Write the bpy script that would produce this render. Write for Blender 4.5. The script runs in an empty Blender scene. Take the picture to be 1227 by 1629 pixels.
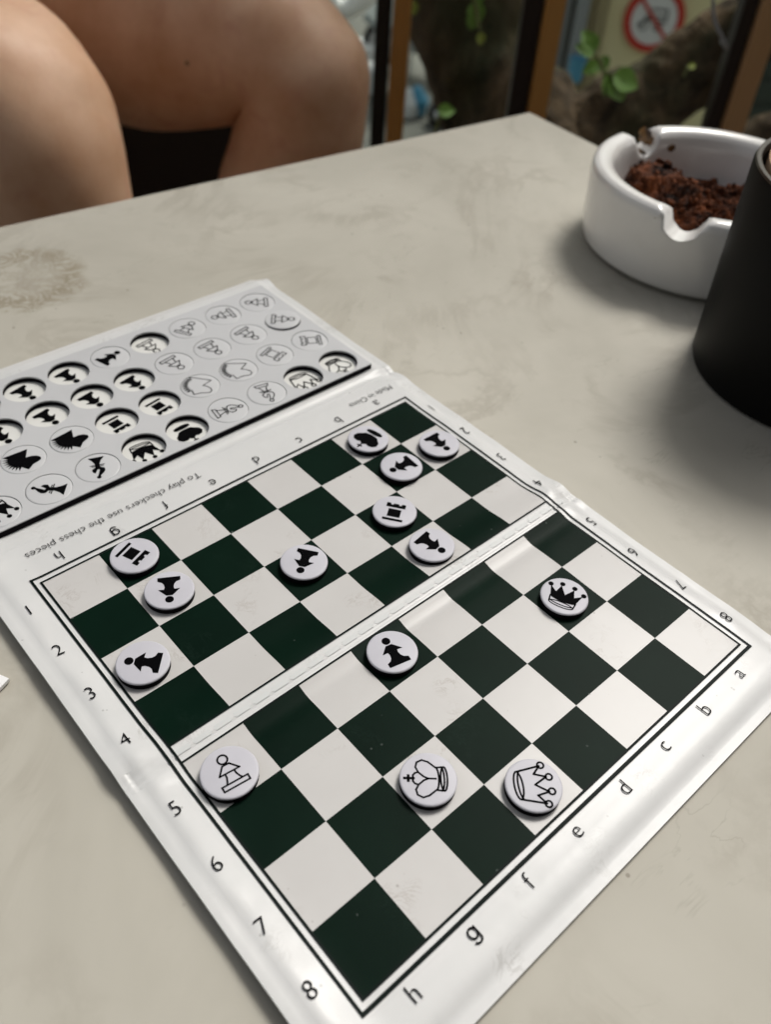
import bpy, bmesh, math, random
from mathutils import Vector, Matrix, noise
from mathutils.geometry import tessellate_polygon

# ------------------------------------------------------------------ scene, camera, light
U = 0.016                      # one chess square in metres; table top is z = 0
scn = bpy.context.scene
COL = scn.collection
R = math.radians

cam_d = bpy.data.cameras.new('camera')
cam = bpy.data.objects.new('camera', cam_d)
COL.objects.link(cam)
cam_d.sensor_fit = 'HORIZONTAL'
cam_d.lens = 5.0
cam_d.sensor_width = 5.0 * 1227 / 1372.14
cam_d.clip_start = 0.01
cam_d.clip_end = 200
cam_d.dof.use_dof = True
cam_d.dof.focus_distance = 0.212
cam_d.dof.aperture_fstop = 2.5
rt = Vector((0.7471405, -0.6618990, 0.0605873)).normalized()
up = Vector((0.4296481, 0.5504997, 0.7157881)).normalized()
bk = Vector((-0.5071327, -0.5087630, 0.6956843)).normalized()
M4 = Matrix((rt, up, bk)).transposed().to_4x4()
M4.translation = Vector((-0.03877, -0.16254, 0.17607))
cam.matrix_world = M4
scn.camera = cam

SUN_AZ, SUN_EL = R(14), R(54)          # azimuth from +x towards +y
w = bpy.data.worlds.new('World'); scn.world = w; w.use_nodes = True
nt = w.node_tree; nt.nodes.clear()
wo = nt.nodes.new('ShaderNodeOutputWorld'); bg = nt.nodes.new('ShaderNodeBackground')
sky = nt.nodes.new('ShaderNodeTexSky'); hs = nt.nodes.new('ShaderNodeHueSaturation')
sky.sky_type = 'NISHITA'; sky.sun_disc = False
sky.sun_elevation = SUN_EL; sky.sun_rotation = R(90) - SUN_AZ
sky.air_density = 1.6; sky.dust_density = 6; sky.ozone_density = 1
hs.inputs['Saturation'].default_value = 0.28
bg.inputs['Strength'].default_value = 0.07
nt.links.new(sky.outputs[0], hs.inputs['Color']); nt.links.new(hs.outputs[0], bg.inputs[0]); nt.links.new(bg.outputs[0], wo.inputs[0])
sl = bpy.data.lights.new('sun', 'SUN'); sl.energy = 1.5; sl.angle = R(18); sl.color = (1, 0.965, 0.91)
so = bpy.data.objects.new('sun', sl); COL.objects.link(so)
sd = Vector((math.cos(SUN_EL) * math.cos(SUN_AZ), math.cos(SUN_EL) * math.sin(SUN_AZ), math.sin(SUN_EL)))
so.rotation_euler = (-sd).to_track_quat('-Z', 'Y').to_euler(); so.location = sd * 5
scn.view_settings.view_transform = 'Standard'; scn.view_settings.look = 'None'
scn.view_settings.gamma = 1; scn.view_settings.use_curve_mapping = False
scn.view_settings.exposure = 0.68

# ------------------------------------------------------------------ helpers
def new_mat(name, col, rough=0.5, metal=0.0, coat=0.0, coat_rough=0.1, spec=0.5, sss=0.0):
    m = bpy.data.materials.new(name); m.use_nodes = True
    p = m.node_tree.nodes['Principled BSDF']
    p.inputs['Base Color'].default_value = (*col, 1); p.inputs['Roughness'].default_value = rough
    p.inputs['Metallic'].default_value = metal; p.inputs['Coat Weight'].default_value = coat
    p.inputs['Coat Roughness'].default_value = coat_rough; p.inputs['Specular IOR Level'].default_value = spec
    if sss:
        p.inputs['Subsurface Weight'].default_value = sss
        p.inputs['Subsurface Radius'].default_value = (0.012, 0.005, 0.003); p.inputs['Subsurface Scale'].default_value = 1
    return m
def N(m, t, **kw):
    n = m.node_tree.nodes.new(t)
    for k, v in kw.items():
        if k in n.inputs: n.inputs[k].default_value = v
        else: setattr(n, k, v)
    return n
def L(m, a, b): m.node_tree.links.new(a, b)
def P(m): return m.node_tree.nodes['Principled BSDF']
def ocoord(m, scale=1.0):
    tc = N(m, 'ShaderNodeTexCoord'); mp = N(m, 'ShaderNodeMapping'); L(m, tc.outputs['Object'], mp.inputs['Vector'])
    mp.inputs['Scale'].default_value = (scale,) * 3 if not isinstance(scale, tuple) else scale
    return mp.outputs[0]
def mottled(m, c1, c2, scale, detail=6, lo=0.35, hi=0.65, rough=0.6, distort=0.0, vec=None, sock='Base Color'):
    v = vec or ocoord(m)
    n = N(m, 'ShaderNodeTexNoise', Scale=scale, Detail=detail, Roughness=rough, Distortion=distort); L(m, v, n.inputs['Vector'])
    r = N(m, 'ShaderNodeValToRGB'); r.color_ramp.elements[0].position = lo; r.color_ramp.elements[1].position = hi
    r.color_ramp.elements[0].color = (*c1, 1); r.color_ramp.elements[1].color = (*c2, 1)
    L(m, n.outputs['Fac'], r.inputs[0])
    if sock: L(m, r.outputs[0], P(m).inputs[sock])
    return r.outputs[0], n.outputs['Fac']
def bump(m, scale, strength, dist, detail=4, vec=None):
    v = vec or ocoord(m)
    n = N(m, 'ShaderNodeTexNoise', Scale=scale, Detail=detail); L(m, v, n.inputs['Vector'])
    b = N(m, 'ShaderNodeBump', Strength=strength, Distance=dist); L(m, n.outputs['Fac'], b.inputs['Height'])
    L(m, b.outputs[0], P(m).inputs['Normal']); return b
def mixc(m, fac, a, b, mode='MIX'):
    x = N(m, 'ShaderNodeMix', data_type='RGBA', blend_type=mode)
    if isinstance(fac, float): x.inputs[0].default_value = fac
    else: L(m, fac, x.inputs[0])
    for s, i in ((a, 6), (b, 7)):
        if isinstance(s, tuple): x.inputs[i].default_value = (*s, 1)
        else: L(m, s, x.inputs[i])
    return x.outputs[2]
def ramp(m, src, stops):
    r = N(m, 'ShaderNodeValToRGB'); e = r.color_ramp.elements
    while len(e) < len(stops): e.new(0.5)
    for k, (p_, c) in enumerate(stops):
        e[k].position = p_; e[k].color = (*((c,) * 3 if not isinstance(c, tuple) else c), 1)
    L(m, src, r.inputs[0]); return r.outputs[0]

def link(name, me, mat=None, parent=None, smooth=False):
    o = bpy.data.objects.new(name, me); COL.objects.link(o)
    if mat and not me.materials: me.materials.append(mat)
    if parent: o.parent = parent
    if smooth: me.polygons.foreach_set('use_smooth', [True] * len(me.polygons))
    return o
def mesh(name, verts, faces):
    me = bpy.data.meshes.new(name); me.from_pydata([tuple(v) for v in verts], [], faces); me.update(); return me
def tag(o, label=None, cat=None, group=None, kind=None):
    if label: o['label'] = label
    if cat: o['category'] = cat
    if group: o['group'] = group
    if kind: o['kind'] = kind
    return o
def empty(name, loc, rz=0):
    o = bpy.data.objects.new(name, None); COL.objects.link(o); o.location = loc; o.rotation_euler = (0, 0, rz)
    o.empty_display_size = 0.01; return o
def bm_obj(name, bm, mat, parent=None, smooth=False, autos=None):
    me = bpy.data.meshes.new(name); bm.to_mesh(me); bm.free()
    o = link(name, me, mat, parent, smooth or autos is not None)
    if autos is not None: me.set_sharp_from_angle(angle=R(autos))
    return o
def box_bm(sx, sy, sz, c=(0, 0, 0), bev=0.0, rot=None, bm=None, seg=2):
    b2 = bmesh.new(); bmesh.ops.create_cube(b2, size=1)
    bmesh.ops.scale(b2, vec=(sx, sy, sz), verts=b2.verts)
    if bev: bmesh.ops.bevel(b2, geom=b2.edges[:], offset=bev, segments=seg, affect='EDGES', profile=0.5)
    if rot is not None: bmesh.ops.transform(b2, matrix=rot.to_4x4(), verts=b2.verts)
    bmesh.ops.translate(b2, vec=c, verts=b2.verts)
    if bm is None: return b2
    me = bpy.data.meshes.new('tmp'); b2.to_mesh(me); b2.free(); bm.from_mesh(me); bpy.data.meshes.remove(me); return bm
def lathe_bm(prof, seg=48, closed_bottom=False):
    """prof: list of (r, z); r==0 at an end makes a pole"""
    bm = bmesh.new(); rings = []
    for r, z in prof:
        if r < 1e-9: rings.append([bm.verts.new((0, 0, z))])
        else: rings.append([bm.verts.new((r * math.cos(2 * math.pi * k / seg), r * math.sin(2 * math.pi * k / seg), z)) for k in range(seg)])
    for a, b in zip(rings, rings[1:]):
        for k in range(seg):
            k2 = (k + 1) % seg
            if len(a) == 1 and len(b) == 1: continue
            if len(a) == 1: bm.faces.new((a[0], b[k], b[k2]))
            elif len(b) == 1: bm.faces.new((a[k], a[k2], b[0]))
            else: bm.faces.new((a[k], a[k2], b[k2], b[k]))
    bmesh.ops.recalc_face_normals(bm, faces=bm.faces)
    return bm
def tube_bm(pts, rads, seg=12, rough=0.0, seed=0, fine=1, nscale=10):
    """tapered tube along a smooth path, surface roughened by noise"""
    pts = [Vector(p) for p in pts]
    P2, R2 = [], []
    n = len(pts)
    for i in range(n - 1):
        p0 = pts[max(i - 1, 0)]; p1 = pts[i]; p2 = pts[i + 1]; p3 = pts[min(i + 2, n - 1)]
        for k in range(fine):
            t = k / fine
            P2.append(0.5 * ((2 * p1) + (-p0 + p2) * t + (2 * p0 - 5 * p1 + 4 * p2 - p3) * t * t + (-p0 + 3 * p1 - 3 * p2 + p3) * t ** 3))
            R2.append(rads[i] * (1 - t) + rads[i + 1] * t)
    P2.append(pts[-1]); R2.append(rads[-1])
    bm = bmesh.new(); rings = []
    ref = Vector((0.13, 0.21, 1)).normalized()
    for i, p in enumerate(P2):
        d = (P2[min(i + 1, len(P2) - 1)] - P2[max(i - 1, 0)]).normalized()
        a = d.cross(ref)
        if a.length < 0.1: a = d.cross(Vector((1, 0, 0)))
        a.normalize(); b = d.cross(a).normalized()
        ring = []
        for k in range(seg):
            th = 2 * math.pi * k / seg
            dr = a * math.cos(th) + b * math.sin(th)
            r = R2[i]
            if rough:
                q = p * nscale + dr * R2[i] * nscale + Vector((seed, 0, 0))
                r *= 1 + rough * (noise.noise(q) + 0.6 * noise.noise(q * 2.7) + 0.4 * noise.noise(q * 6))
            ring.append(bm.verts.new(p + dr * r))
        rings.append(ring)
    for a, b in zip(rings, rings[1:]):
        for k in range(seg): bm.faces.new((a[k], a[(k + 1) % seg], b[(k + 1) % seg], b[k]))
    bm.faces.new(rings[0][::-1]); bm.faces.new(rings[-1])
    bmesh.ops.recalc_face_normals(bm, faces=bm.faces)
    return bm
def ss(a, b, x):
    t = max(0.0, min(1.0, (x - a) / (b - a))); return t * t * (3 - 2 * t)

# ------------------------------------------------------------------ materials
m_table = new_mat('table_laminate', (0.5, 0.47, 0.41), 0.45, spec=0.10)
def build_table_mat(m):
    v = ocoord(m)
    base, _ = mottled(m, (0.405, 0.385, 0.330), (0.50, 0.477, 0.415), 11, 5, 0.3, 0.7, 0.6, 0.6, v, None)
    n1 = N(m, 'ShaderNodeTexNoise', Scale=14, Detail=7, Roughness=0.62, Distortion=1.6); L(m, v, n1.inputs['Vector'])
    vein = ramp(m, n1.outputs['Fac'], [(0.44, 0.0), (0.495, 1.0), (0.505, 1.0), (0.56, 0.0)])
    n2 = N(m, 'ShaderNodeTexNoise', Scale=23, Detail=3); L(m, v, n2.inputs['Vector'])
    msk = ramp(m, n2.outputs['Fac'], [(0.42, 0.0), (0.62, 0.34)])
    mul = N(m, 'ShaderNodeMath', operation='MULTIPLY'); L(m, vein, mul.inputs[0]); L(m, msk, mul.inputs[1])
    c = mixc(m, mul.outputs[0], base, (0.27, 0.24, 0.195))
    # short broken hairline veins
    mp = N(m, 'ShaderNodeMapping'); L(m, v, mp.inputs['Vector']); mp.inputs['Rotation'].default_value = (0, 0, 0.6); mp.inputs['Scale'].default_value = (1, 2.6, 1)
    n3 = N(m, 'ShaderNodeTexNoise', Scale=22, Detail=4, Roughness=0.6, Distortion=1.3); L(m, mp.outputs[0], n3.inputs['Vector'])
    v3 = ramp(m, n3.outputs['Fac'], [(0.485, 0.0), (0.5, 0.26), (0.515, 0.0)])
    n4 = N(m, 'ShaderNodeTexNoise', Scale=42, Detail=2); L(m, v, n4.inputs['Vector'])
    k4 = ramp(m, n4.outputs['Fac'], [(0.56, 0.0), (0.66, 1.0)])
    mu2 = N(m, 'ShaderNodeMath', operation='MULTIPLY'); L(m, v3, mu2.inputs[0]); L(m, k4, mu2.inputs[1])
    c = mixc(m, mu2.outputs[0], c, (0.2, 0.18, 0.14))
    # small specks
    vo = N(m, 'ShaderNodeTexVoronoi', Scale=140); L(m, v, vo.inputs['Vector'])
    sp = ramp(m, vo.outputs['Distance'], [(0.05, 0.55), (0.09, 0.0)])
    n5 = N(m, 'ShaderNodeTexNoise', Scale=60); L(m, v, n5.inputs['Vector'])
    k5 = ramp(m, n5.outputs['Fac'], [(0.58, 0.0), (0.62, 1.0)])
    mu3 = N(m, 'ShaderNodeMath', operation='MULTIPLY'); L(m, sp, mu3.inputs[0]); L(m, k5, mu3.inputs[1])
    c = mixc(m, mu3.outputs[0], c, (0.14, 0.12, 0.09))
    # a dried ring stain left by a glass near the far edge (its own shape, own colour)
    sub = N(m, 'ShaderNodeVectorMath', operation='SUBTRACT'); sub.inputs[1].default_value = (4.05 * U, 9.35 * U, 0); L(m, v, sub.inputs[0])
    nd = N(m, 'ShaderNodeTexNoise', Scale=90, Detail=4); L(m, v, nd.inputs['Vector'])
    ln = N(m, 'ShaderNodeVectorMath', operation='LENGTH'); L(m, sub.outputs[0], ln.inputs[0])
    ad = N(m, 'ShaderNodeMath', operation='MULTIPLY_ADD'); L(m, nd.outputs['Fac'], ad.inputs[0]); ad.inputs[1].default_value = 0.012; L(m, ln.outputs['Value'], ad.inputs[2])
    rr = 0.0235
    ring = ramp(m, ad.outputs[0], [(rr - 0.006, 0.35), (rr + 0.0005, 1.0), (rr + 0.003, 1.0), (rr + 0.006, 0.0)])
    rad = N(m, 'ShaderNodeTexNoise', Scale=95, Detail=3, Distortion=2.5); L(m, v, rad.inputs['Vector'])
    blot = ramp(m, rad.outputs['Fac'], [(0.42, 0.1), (0.52, 1.0), (0.6, 0.35)])
    mu4 = N(m, 'ShaderNodeMath', operation='MULTIPLY'); L(m, ring, mu4.inputs[0]); L(m, blot, mu4.inputs[1])
    mu5 = N(m, 'ShaderNodeMath', operation='MULTIPLY'); L(m, mu4.outputs[0], mu5.inputs[0]); mu5.inputs[1].default_value = 1.0
    c = mixc(m, mu5.outputs[0], c, (0.25, 0.215, 0.15))
    L(m, c, P(m).inputs['Base Color'])
    rgh = ramp(m, n2.outputs['Fac'], [(0.3, 0.42), (0.7, 0.55)]); L(m, rgh, P(m).inputs['Roughness'])
    n6 = N(m, 'ShaderNodeTexNoise', Scale=16, Detail=3); L(m, v, n6.inputs['Vector'])
    b = N(m, 'ShaderNodeBump', Strength=0.25, Distance=0.0008); L(m, n6.outputs['Fac'], b.inputs['Height']); L(m, b.outputs[0], P(m).inputs['Normal'])
build_table_mat(m_table)

def vinyl(name, c1, c2, rough, scale=30, scuff=None, bumpd=0.0004, bs=0.35, coat=0.6):
    m = new_mat(name, c1, rough, coat=coat, coat_rough=0.16, spec=0.5)
    v = ocoord(m)
    c, _ = mottled(m, c1, c2, scale, 4, 0.35, 0.65, 0.6, 0.3, v, None)
    if scuff:
        n1 = N(m, 'ShaderNodeTexNoise', Scale=150, Detail=7, Roughness=0.7, Distortion=1.4); L(m, v, n1.inputs['Vector'])
        a = ramp(m, n1.outputs['Fac'], [(0.47, 0.0), (0.5, 1.0), (0.53, 0.0)])
        n2 = N(m, 'ShaderNodeTexNoise', Scale=62, Detail=2); L(m, v, n2.inputs['Vector'])
        k = ramp(m, n2.outputs['Fac'], [(0.6, 0.0), (0.7, 0.55)])
        mu = N(m, 'ShaderNodeMath', operation='MULTIPLY'); L(m, a, mu.inputs[0]); L(m, k, mu.inputs[1])
        c = mixc(m, mu.outputs[0], c, scuff)
    L(m, c, P(m).inputs['Base Color'])
    n3 = N(m, 'ShaderNodeTexNoise', Scale=55, Detail=3); L(m, v, n3.inputs['Vector'])
    b = N(m, 'ShaderNodeBump', Strength=bs, Distance=bumpd); L(m, n3.outputs['Fac'], b.inputs['Height'])
    L(m, b.outputs[0], P(m).inputs['Normal']); L(m, b.outputs[0], P(m).inputs['Coat Normal'])
    return m
m_vinyl = vinyl('white_vinyl', (0.59, 0.595, 0.59), (0.63, 0.63, 0.625), 0.42, 30, (0.33, 0.32, 0.30), 0.0006, 0.4, 0.12)
m_light = vinyl('light_square_print', (0.52, 0.508, 0.495), (0.55, 0.538, 0.525), 0.4, 30, (0.33, 0.29, 0.26), 0.0003, 0.2, 0.1)
m_dark = vinyl('dark_square_print', (0.0013, 0.0085, 0.0048), (0.002, 0.0112, 0.0064), 0.42, 40, (0.008, 0.02, 0.014), 0.0003, 0.2, 0.0)
P(m_dark).inputs['Specular IOR Level'].default_value = 0.035

def dust(m, colr):
    v = ocoord(m); base = P(m).inputs['Base Color'].links[0].from_socket
    vo = N(m, 'ShaderNodeTexVoronoi', Scale=420); L(m, v, vo.inputs['Vector'])
    a = ramp(m, vo.outputs['Distance'], [(0.10, 1.0), (0.16, 0.0)])
    n = N(m, 'ShaderNodeTexNoise', Scale=190, Detail=1); L(m, v, n.inputs['Vector'])
    k = ramp(m, n.outputs['Fac'], [(0.66, 0.0), (0.70, 0.5)])
    mu = N(m, 'ShaderNodeMath', operation='MULTIPLY'); L(m, a, mu.inputs[0]); L(m, k, mu.inputs[1])
    L(m, mixc(m, mu.outputs[0], base, colr), P(m).inputs['Base Color'])
P(m_light).inputs['Specular IOR Level'].default_value = 0.2; P(m_vinyl).inputs['Specular IOR Level'].default_value = 0.3
dust(m_dark, (0.12, 0.14, 0.13)); dust(m_light, (0.2, 0.18, 0.16)); dust(m_vinyl, (0.25, 0.25, 0.24))
m_weld = new_mat('weld_vinyl', (0.57, 0.585, 0.58), 0.4)
m_ink = new_mat('black_ink', (0.002, 0.002, 0.0025), 0.7, spec=0.02)
m_inkline = new_mat('green_black_ink', (0.002, 0.006, 0.005), 0.5, spec=0.06)
m_tray = new_mat('grey_magnet_sheet', (0.43, 0.435, 0.445), 0.42)
mottled(m_tray, (0.49, 0.495, 0.505), (0.525, 0.53, 0.54), 20, 4)
m_rubber = new_mat('black_magnet', (0.004, 0.003, 0.005), 0.7, spec=0.06)
m_cap = new_mat('disc_white', (0.56, 0.555, 0.60), 0.5, spec=0.35)
mottled(m_cap, (0.49, 0.485, 0.53), (0.53, 0.525, 0.57), 60, 4)
m_tcap = new_mat('tray_disc_white', (0.53, 0.535, 0.545), 0.45)
m_floor_tray = new_mat('tray_floor_card', (0.68, 0.68, 0.65), 0.5)
m_ceramic = new_mat('white_glaze', (0.80, 0.79, 0.77), 0.2, coat=0.6, coat_rough=0.08)
def ceramic_mat(m):
    v = ocoord(m)
    c, _ = mottled(m, (0.74, 0.725, 0.70), (0.80, 0.79, 0.77), 25, 5, vec=v, sock=None)
    n = N(m, 'ShaderNodeTexNoise', Scale=70, Detail=6, Roughness=0.7, Distortion=1.0); L(m, v, n.inputs['Vector'])
    f = ramp(m, n.outputs['Fac'], [(0.66, 0.0), (0.70, 0.6)])
    c = mixc(m, f, c, (0.28, 0.2, 0.12)); L(m, c, P(m).inputs['Base Color'])
ceramic_mat(m_ceramic)
m_burn = new_mat('brown_burn_residue', (0.12, 0.05, 0.015), 0.5)
mottled(m_burn, (0.03, 0.012, 0.004), (0.22, 0.11, 0.03), 260, 4)
m_ground = new_mat('coffee_grounds', (0.06, 0.02, 0.01), 0.9, spec=0.2)
mottled(m_ground, (0.010, 0.0035, 0.002), (0.16, 0.045, 0.013), 110, 8, 0.40, 0.64, 0.75)
bump(m_ground, 900, 0.8, 0.0012, 6)
m_cup = new_mat('matte_black_metal', (0.006, 0.006, 0.0055), 0.5, metal=0.0, spec=0.1)
m_cuprim = new_mat('dark_brown_metal_rim', (0.07, 0.06, 0.05), 0.3, metal=0.6)
m_cork = new_mat('tan_wood', (0.55, 0.36, 0.22), 0.6); mottled(m_cork, (0.42, 0.27, 0.16), (0.62, 0.43, 0.28), 90, 5)
m_paper = new_mat('white_paper', (0.82, 0.82, 0.82), 0.7)
m_skin = new_mat('skin', (0.50, 0.29, 0.19), 0.48, sss=0.12, spec=0.4)
def skin_mat(m):
    v = ocoord(m)
    c, _ = mottled(m, (0.68, 0.39, 0.23), (0.84, 0.56, 0.385), 20, 8, vec=v, sock=None)
    vo = N(m, 'ShaderNodeTexVoronoi', Scale=22); L(m, v, vo.inputs['Vector'])
    f = ramp(m, vo.outputs['Distance'], [(0.03, 0.7), (0.05, 0.0)])
    c = mixc(m, f, c, (0.16, 0.07, 0.04))
    n = N(m, 'ShaderNodeTexNoise', Scale=45, Detail=3, Distortion=1); L(m, v, n.inputs['Vector'])
    f2 = ramp(m, n.outputs['Fac'], [(0.55, 0.0), (0.75, 0.35)])
    c = mixc(m, f2, c, (0.60, 0.27, 0.19)); L(m, c, P(m).inputs['Base Color'])
    bump(m, 500, 0.25, 0.0006, 4, v)
skin_mat(m_skin)
m_shorts = new_mat('black_cloth', (0.012, 0.012, 0.013), 0.9)
m_shirt = new_mat('grey_cloth', (0.12, 0.13, 0.15), 0.9)
m_hair = new_mat('dark_hair', (0.012, 0.009, 0.007), 0.5)
m_darkwood = new_mat('dark_wood_and_shade', (0.02, 0.013, 0.009), 0.5)  # on the bench this near-black stands in for shadow
m_wood = new_mat('orange_varnished_wood', (0.50, 0.25, 0.06), 0.4, coat=0.2)
mottled(m_wood, (0.58, 0.29, 0.07), (0.70, 0.38, 0.11), 14, 7, vec=ocoord(m_wood, (1, 1, 0.08)))
m_woodp = new_mat('pale_tan_wood', (0.62, 0.38, 0.18), 0.45)
mottled(m_woodp, (0.56, 0.33, 0.15), (0.68, 0.44, 0.23), 14, 7, vec=ocoord(m_woodp, (1, 1, 0.08)))
m_black = new_mat('black_steel', (0.010, 0.011, 0.010), 0.4)
m_brownmetal = new_mat('dark_brown_paint', (0.022, 0.015, 0.012), 0.45)
m_bark = new_mat('bark', (0.05, 0.035, 0.022), 0.95, spec=0.2)
def bark_mat(m):
    v = ocoord(m, (1, 1, 0.45))
    c, _ = mottled(m, (0.018, 0.012, 0.008), (0.13, 0.086, 0.052), 24, 9, 0.34, 0.66, 0.7, 0.8, v, None)
    n = N(m, 'ShaderNodeTexNoise', Scale=9, Detail=5); L(m, v, n.inputs['Vector'])
    f = ramp(m, n.outputs['Fac'], [(0.5, 0.0), (0.66, 0.6)])
    c = mixc(m, f, c, (0.03, 0.04, 0.018))
    n3 = N(m, 'ShaderNodeTexNoise', Scale=34, Detail=5); L(m, v, n3.inputs['Vector'])
    f3 = ramp(m, n3.outputs['Fac'], [(0.62, 0.0), (0.7, 0.7)])
    c = mixc(m, f3, c, (0.11, 0.085, 0.05)); L(m, c, P(m).inputs['Base Color'])
    bump(m, 60, 0.9, 0.012, 8, v)
bark_mat(m_bark)
m_leaf = new_mat('leaf', (0.15, 0.28, 0.05), 0.45); P(m_leaf).inputs['Subsurface Weight'].default_value = 0.15
P(m_leaf).inputs['Subsurface Radius'].default_value = (0.003, 0.006, 0.001)
m_stem = new_mat('green_brown_stem', (0.12, 0.13, 0.04), 0.6)
m_leafy = new_mat('yellow_leaf', (0.26, 0.30, 0.05), 0.5)
m_wall = new_mat('yellow_painted_wall', (0.50, 0.44, 0.24), 0.85)
mottled(m_wall, (0.76, 0.68, 0.38), (0.84, 0.76, 0.46), 1.6, 8)
m_street = new_mat('asphalt', (0.09, 0.092, 0.085), 0.9); mottled(m_street, (0.11, 0.11, 0.10), (0.19, 0.19, 0.165), 1.2, 8)
m_pave = new_mat('pavement_stone', (0.3, 0.3, 0.26), 0.85); mottled(m_pave, (0.24, 0.24, 0.2), (0.34, 0.335, 0.29), 2, 7)
m_tile = new_mat('cafe_floor_tile', (0.10, 0.075, 0.06), 0.6)
m_inner = new_mat('light_blocker_paint', (0.16, 0.13, 0.10), 0.8)
m_greyp = new_mat('grey_painted_metal', (0.30, 0.32, 0.33), 0.5)
m_tan = new_mat('tan_painted_pipe', (0.34, 0.28, 0.16), 0.6)
m_dkgreen = new_mat('dark_green_filler', (0.035, 0.05, 0.038), 0.6)
m_blue = new_mat('blue_paint', (0.04, 0.10, 0.42), 0.5)
m_lblue = new_mat('light_blue_plastic', (0.08, 0.32, 0.5), 0.4)
m_white = new_mat('white_paint', (0.78, 0.78, 0.78), 0.5)
m_red = new_mat('red_sign_paint', (0.55, 0.035, 0.02), 0.5)
m_signblk = new_mat('sign_black', (0.05, 0.055, 0.06), 0.5)
m_tyre = new_mat('tyre_rubber', (0.015, 0.015, 0.015), 0.8)
m_silver = new_mat('silver_metal', (0.5, 0.5, 0.5), 0.35, metal=0.8)
m_greycloth = new_mat('grey_tarp', (0.30, 0.33, 0.32), 0.7)
m_stone = new_mat('building_render', (0.22, 0.20, 0.17), 0.9)
m_glass = new_mat('clear_glass', (0.9, 0.95, 0.92), 0.02)
def glass_mat(m):
    # thin window glass: transparent with a weak Fresnel reflection and a faint greenish dust film
    nt_ = m.node_tree; nt_.nodes.clear()
    out = nt_.nodes.new('ShaderNodeOutputMaterial'); tr = nt_.nodes.new('ShaderNodeBsdfTransparent'); gl = nt_.nodes.new('ShaderNodeBsdfGlossy')
    df = nt_.nodes.new('ShaderNodeBsdfDiffuse'); mx = nt_.nodes.new('ShaderNodeMixShader'); m2 = nt_.nodes.new('ShaderNodeMixShader')
    fr = nt_.nodes.new('ShaderNodeFresnel'); fr.inputs[0].default_value = 1.22
    tr.inputs[0].default_value = (0.93, 0.96, 0.93, 1); gl.inputs['Roughness'].default_value = 0.03; df.inputs[0].default_value = (0.5, 0.5, 0.45, 1)
    m2.inputs[0].default_value = 0.006
    nt_.links.new(fr.outputs[0], mx.inputs[0]); nt_.links.new(tr.outputs[0], mx.inputs[1]); nt_.links.new(gl.outputs[0], mx.inputs[2])
    nt_.links.new(mx.outputs[0], m2.inputs[1]); nt_.links.new(df.outputs[0], m2.inputs[2]); nt_.links.new(m2.outputs[0], out.inputs[0])
glass_mat(m_glass)

# ------------------------------------------------------------------ street and terrain (z of street = -3.2)
ZS = -3.2
tag(link('street', mesh('street', [(-60, -60, ZS), (90, -60, ZS), (90, 90, ZS), (-60, 90, ZS)], [(0, 1, 2, 3)]), m_street), kind='structure')
WE = Vector((0.70711, -0.70711, 0)); WN = Vector((-0.70711, -0.70711, 0)); W0 = Vector((5.08, 3.048, 0))
W1 = Vector((0.617, 0.537, 0))
ROT_W = Matrix(((WE.x, WN.x, 0), (WE.y, WN.y, 0), (0, 0, 1)))      # columns: along wall, out of wall, up
def wp(t, off, z, o=W0): return o + WE * t + WN * off + Vector((0, 0, z))
def wbox(t0, t1, o0, o1, z0, z1, o=W0, bev=0.0, bm=None):
    return box_bm(t1 - t0, o1 - o0, z1 - z0, wp((t0 + t1) / 2, (o0 + o1) / 2, (z0 + z1) / 2, o), bev, ROT_W, bm)
# pavement before the yellow house, with a kerb
tag(bm_obj('pavement', wbox(-4.5, 12, 0.0, 1.6, ZS, ZS + 0.12, bev=0.01), m_pave), kind='structure')
# yellow house
house = empty('yellow_house', wp(3.5, -2, ZS))
tag(house, 'yellow painted house wall across the street behind the tree limb', 'house')
def hpart(name, bm, mat):
    o = bm_obj(name, bm, mat); o.parent = house; o.matrix_parent_inverse = Matrix.Translation(-house.location); return o
hpart('wall', wbox(-0.36, 0.55, -4, 0, ZS + 0.12, 1.6), m_wall)
hpart('wall', wbox(3.6, 8.0, -4, -0.002, ZS + 0.12, 1.6), m_wall)
hpart('dark_green_panel', wbox(0.55, 3.6, -4, -0.05, ZS + 0.12, 0.9), m_dkgreen)  # added panel standing in for a dark green patch of unsettled origin
for k in range(26):
    hpart('slat', wbox(0.56, 3.59, -0.05, -0.03, ZS + 0.2 + k * 0.15, ZS + 0.2 + k * 0.15 + 0.13, bev=0.008), m_dkgreen)
hpart('cornice', wbox(-0.4, 8.05, -0.1, 0.12, 1.6, 1.85), m_wall)
hpart('door_frame', wbox(-0.47, -0.40, -0.1, 0.06, ZS + 0.12, 1.2, bev=0.01), m_greyp)
hpart('door_frame', wbox(-0.56, -0.49, -0.3, -0.02, ZS + 0.12, 1.2, bev=0.01), m_greyp)
hpart('wall', wbox(-0.80, -0.56, -4, -0.3, ZS + 0.12, 1.6), m_white)
for k, (t, r_) in enumerate(((-0.385, 0.012), (-0.345, 0.017), (-0.298, 0.011))):
    pp = tag(bm_obj('wall_pipe', tube_bm([wp(t, 0.045, ZS + 0.12), wp(t, 0.045, 1.5)], [r_, r_], 12), m_tan, smooth=True),
             ['thin tan pipe nearest the door frame on the yellow wall', 'thickest tan pipe running up the edge of the yellow wall', 'tan pipe nearest the round sign on the yellow wall'][k], 'pipe', 'pipes on the yellow wall')
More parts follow.
